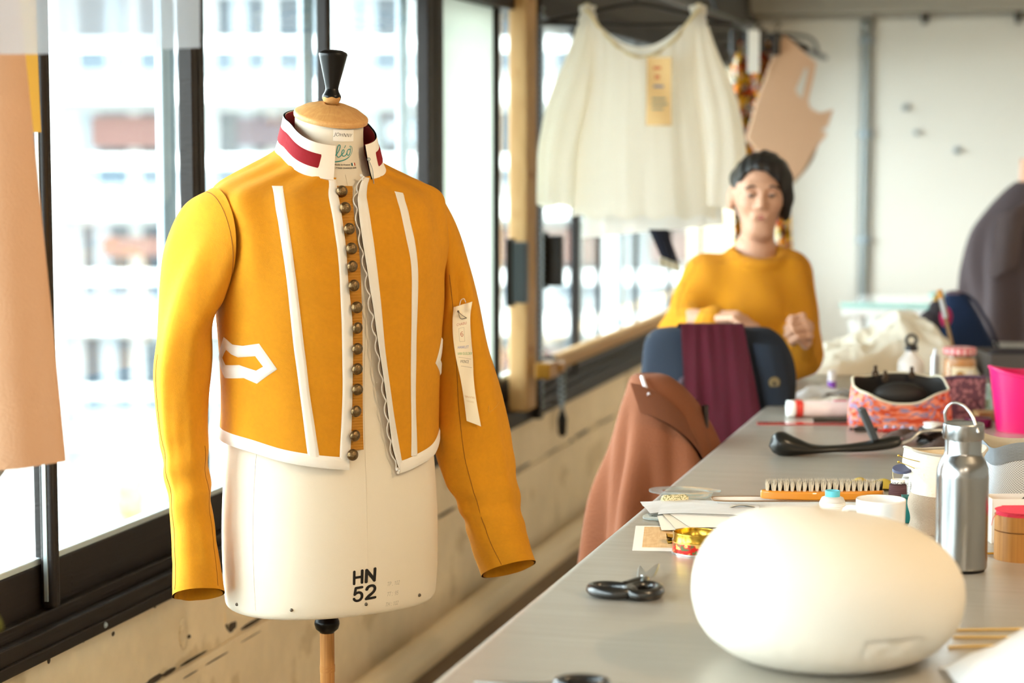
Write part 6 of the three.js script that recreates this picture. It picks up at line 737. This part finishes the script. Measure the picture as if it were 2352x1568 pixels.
  const body = join([isoMesh([0.02, 0.66, 0], 0.70, 116, coreSdf), isoMesh([H[0], 1.385, 0.0], 0.165, 104, headSdf), isoMesh(add(armL[2], [[0.05, 0.0, 0.03], 1]), 0.12, 78, hL), isoMesh(add(armR[2], [[0, 0.02, 0.05], 1]), 0.12, 78, hR)]);
  part('body', body, skin, w);
  // sweater, knitted: torso, both sleeves, ribbed neck
  const sw = (p) => {
    let d = ell(p, [0.028, 1.115, 0.004], [0.132, 0.15, 0.100]); d = smin(d, ell(p, [0.018, 0.965, 0.008], [0.130, 0.12, 0.105]), 0.06); d = smin(d, cap(p, [-0.075, 1.200, 0], [0.122, 1.206, -0.006], 0.052), 0.05);
    for (const [A, s] of [[armL, -1], [armR, 1]]) { const el = add(A[1], [[0, -0.01, 0], 1]); d = smin(d, cap(p, A[0], el, 0.056, 0.060), 0.035); d = smin(d, cap(p, el, A[2], 0.058, 0.036), 0.03); }
    d += 0.0035 * Math.sin(p[1] * 34 + p[0] * 22) * Math.sin(p[0] * 31 + 1) ;
    d = smax(d, 0.895 - p[1], 0.02);
    const ring = [H[0] - 0.004, 1.258, 0.004], dx = p[0] - ring[0], dz = p[2] - ring[2], dy = p[1] - ring[1] + 0.28 * dz; d = smin(d, Math.hypot(Math.hypot(dx, dz * 0.95) - 0.063, dy) - 0.012, 0.02);
    return smax(d, -cap(p, [ring[0], ring[1] - 0.02, ring[2] + 0.01], [ring[0], 1.45, ring[2] + 0.02], 0.052), 0.008);
  };
  part('sweater', isoMesh([0.0, 1.08, 0.03], 0.26, 116, sw), fabric(new THREE.Color(0.74, 0.30, 0.003), { rep: 22, bump: 0.003, sheen: 0.1 }), w);
  const trousers = (p) => { let d = ell(p, [0.02, 0.90, 0], [0.120, 0.09, 0.095]); for (const s of [-1, 1]) { d = smin(d, cap(p, [0.02 + s * 0.06, 0.86, 0], [0.02 + s * 0.07, 0.47, 0.012], 0.080, 0.060), 0.03); d = smin(d, cap(p, [0.02 + s * 0.07, 0.47, 0.012], [0.02 + s * 0.075, 0.10, -0.005], 0.060, 0.055), 0.02); } return smax(d, 0.07 - p[1], 0.01); };
  part('trousers', isoMesh([0.02, 0.52, 0], 0.48, 84, trousers), fabric(0x2c2f3a, { rep: 6 }), w);
  for (const s of [-1, 1]) part('shoe', at(rb(0.085, 0.075, 0.24, 0.03, 0, 0.038, 0, 4), 0.02 + s * 0.075, 0, 0.045), mat(0x1c1a19, 0.5), w);
  const hair = (q) => { const p = [q[0] - H[0], q[1] - H[1], q[2] - H[2]]; let d = ell(p, [0.003, 0.034, -0.020], [0.0735, 0.080, 0.093]); d = smin(d, ell(p, [0.004, -0.02, -0.062], [0.062, 0.07, 0.05]), 0.03); d = smin(d, ell(p, [0.068, -0.004, 0.004], [0.020, 0.058, 0.034]), 0.02); d = smin(d, ell(p, [0.012, 0.068, 0.036], [0.058, 0.040, 0.045]), 0.04); d = smax(d, -ell(p, [-0.010, -0.022, 0.072], [0.064, 0.094, 0.070]), 0.014); return d + 0.0055 * n3(p[0] * 55, p[1] * 28, p[2] * 34, 6) + 0.0012 * Math.sin(p[0] * 240 + p[2] * 90); };
  part('hair', isoMesh([H[0], H[1] + 0.03, -0.015], 0.135, 84, hair), mat(0x120d0b, 0.45, { bumpMap: rep(streak, 20, 4), bumpScale: 0.001 }), w);
  for (const x of [-0.028, 0.024]) { const e = part('eye', at(new THREE.SphereGeometry(0.0105, 20, 14).scale(1.15, 0.5, 0.9), H[0] + x, H[1] + 0.0075, 0.0765), mat(0x8f7a6e, 0.35), w); part('iris', at(new THREE.SphereGeometry(0.0064, 14, 10).scale(1, 0.8, 0.8), H[0] + x - 0.001, H[1] + 0.0045, 0.0812), mat(0x22120a, 0.2), e); part('eyelid', at(new THREE.SphereGeometry(0.0118, 20, 10, 0, 6.283, 0, 1.45).scale(1.18, 0.7, 0.98), H[0] + x, H[1] + 0.0075, 0.0765), skin, e); part('eyebrow', tube([[H[0] + x - 0.017, H[1] + 0.022, 0.080], [H[0] + x, H[1] + 0.0285, 0.0865], [H[0] + x + 0.017, H[1] + 0.023, 0.080]], 0.0028, 14, 6), mat(0x1a100c, 0.8), w); }
  part('lips', [tube([[H[0] - 0.023, H[1] - 0.0485, 0.0785], [H[0] - 0.0045, H[1] - 0.0465, 0.0862], [H[0] + 0.014, H[1] - 0.0485, 0.0785]], 0.0022, 14, 6), tube([[H[0] - 0.021, H[1] - 0.051, 0.0785], [H[0] - 0.0045, H[1] - 0.0535, 0.0860], [H[0] + 0.012, H[1] - 0.051, 0.0785]], 0.0028, 14, 6)], mat(0x9c4448, 0.4), w);
}
scene.traverse((o) => { if (o.isLight && o.shadow) o.castShadow = true; });
renderer.render(scene, camera);
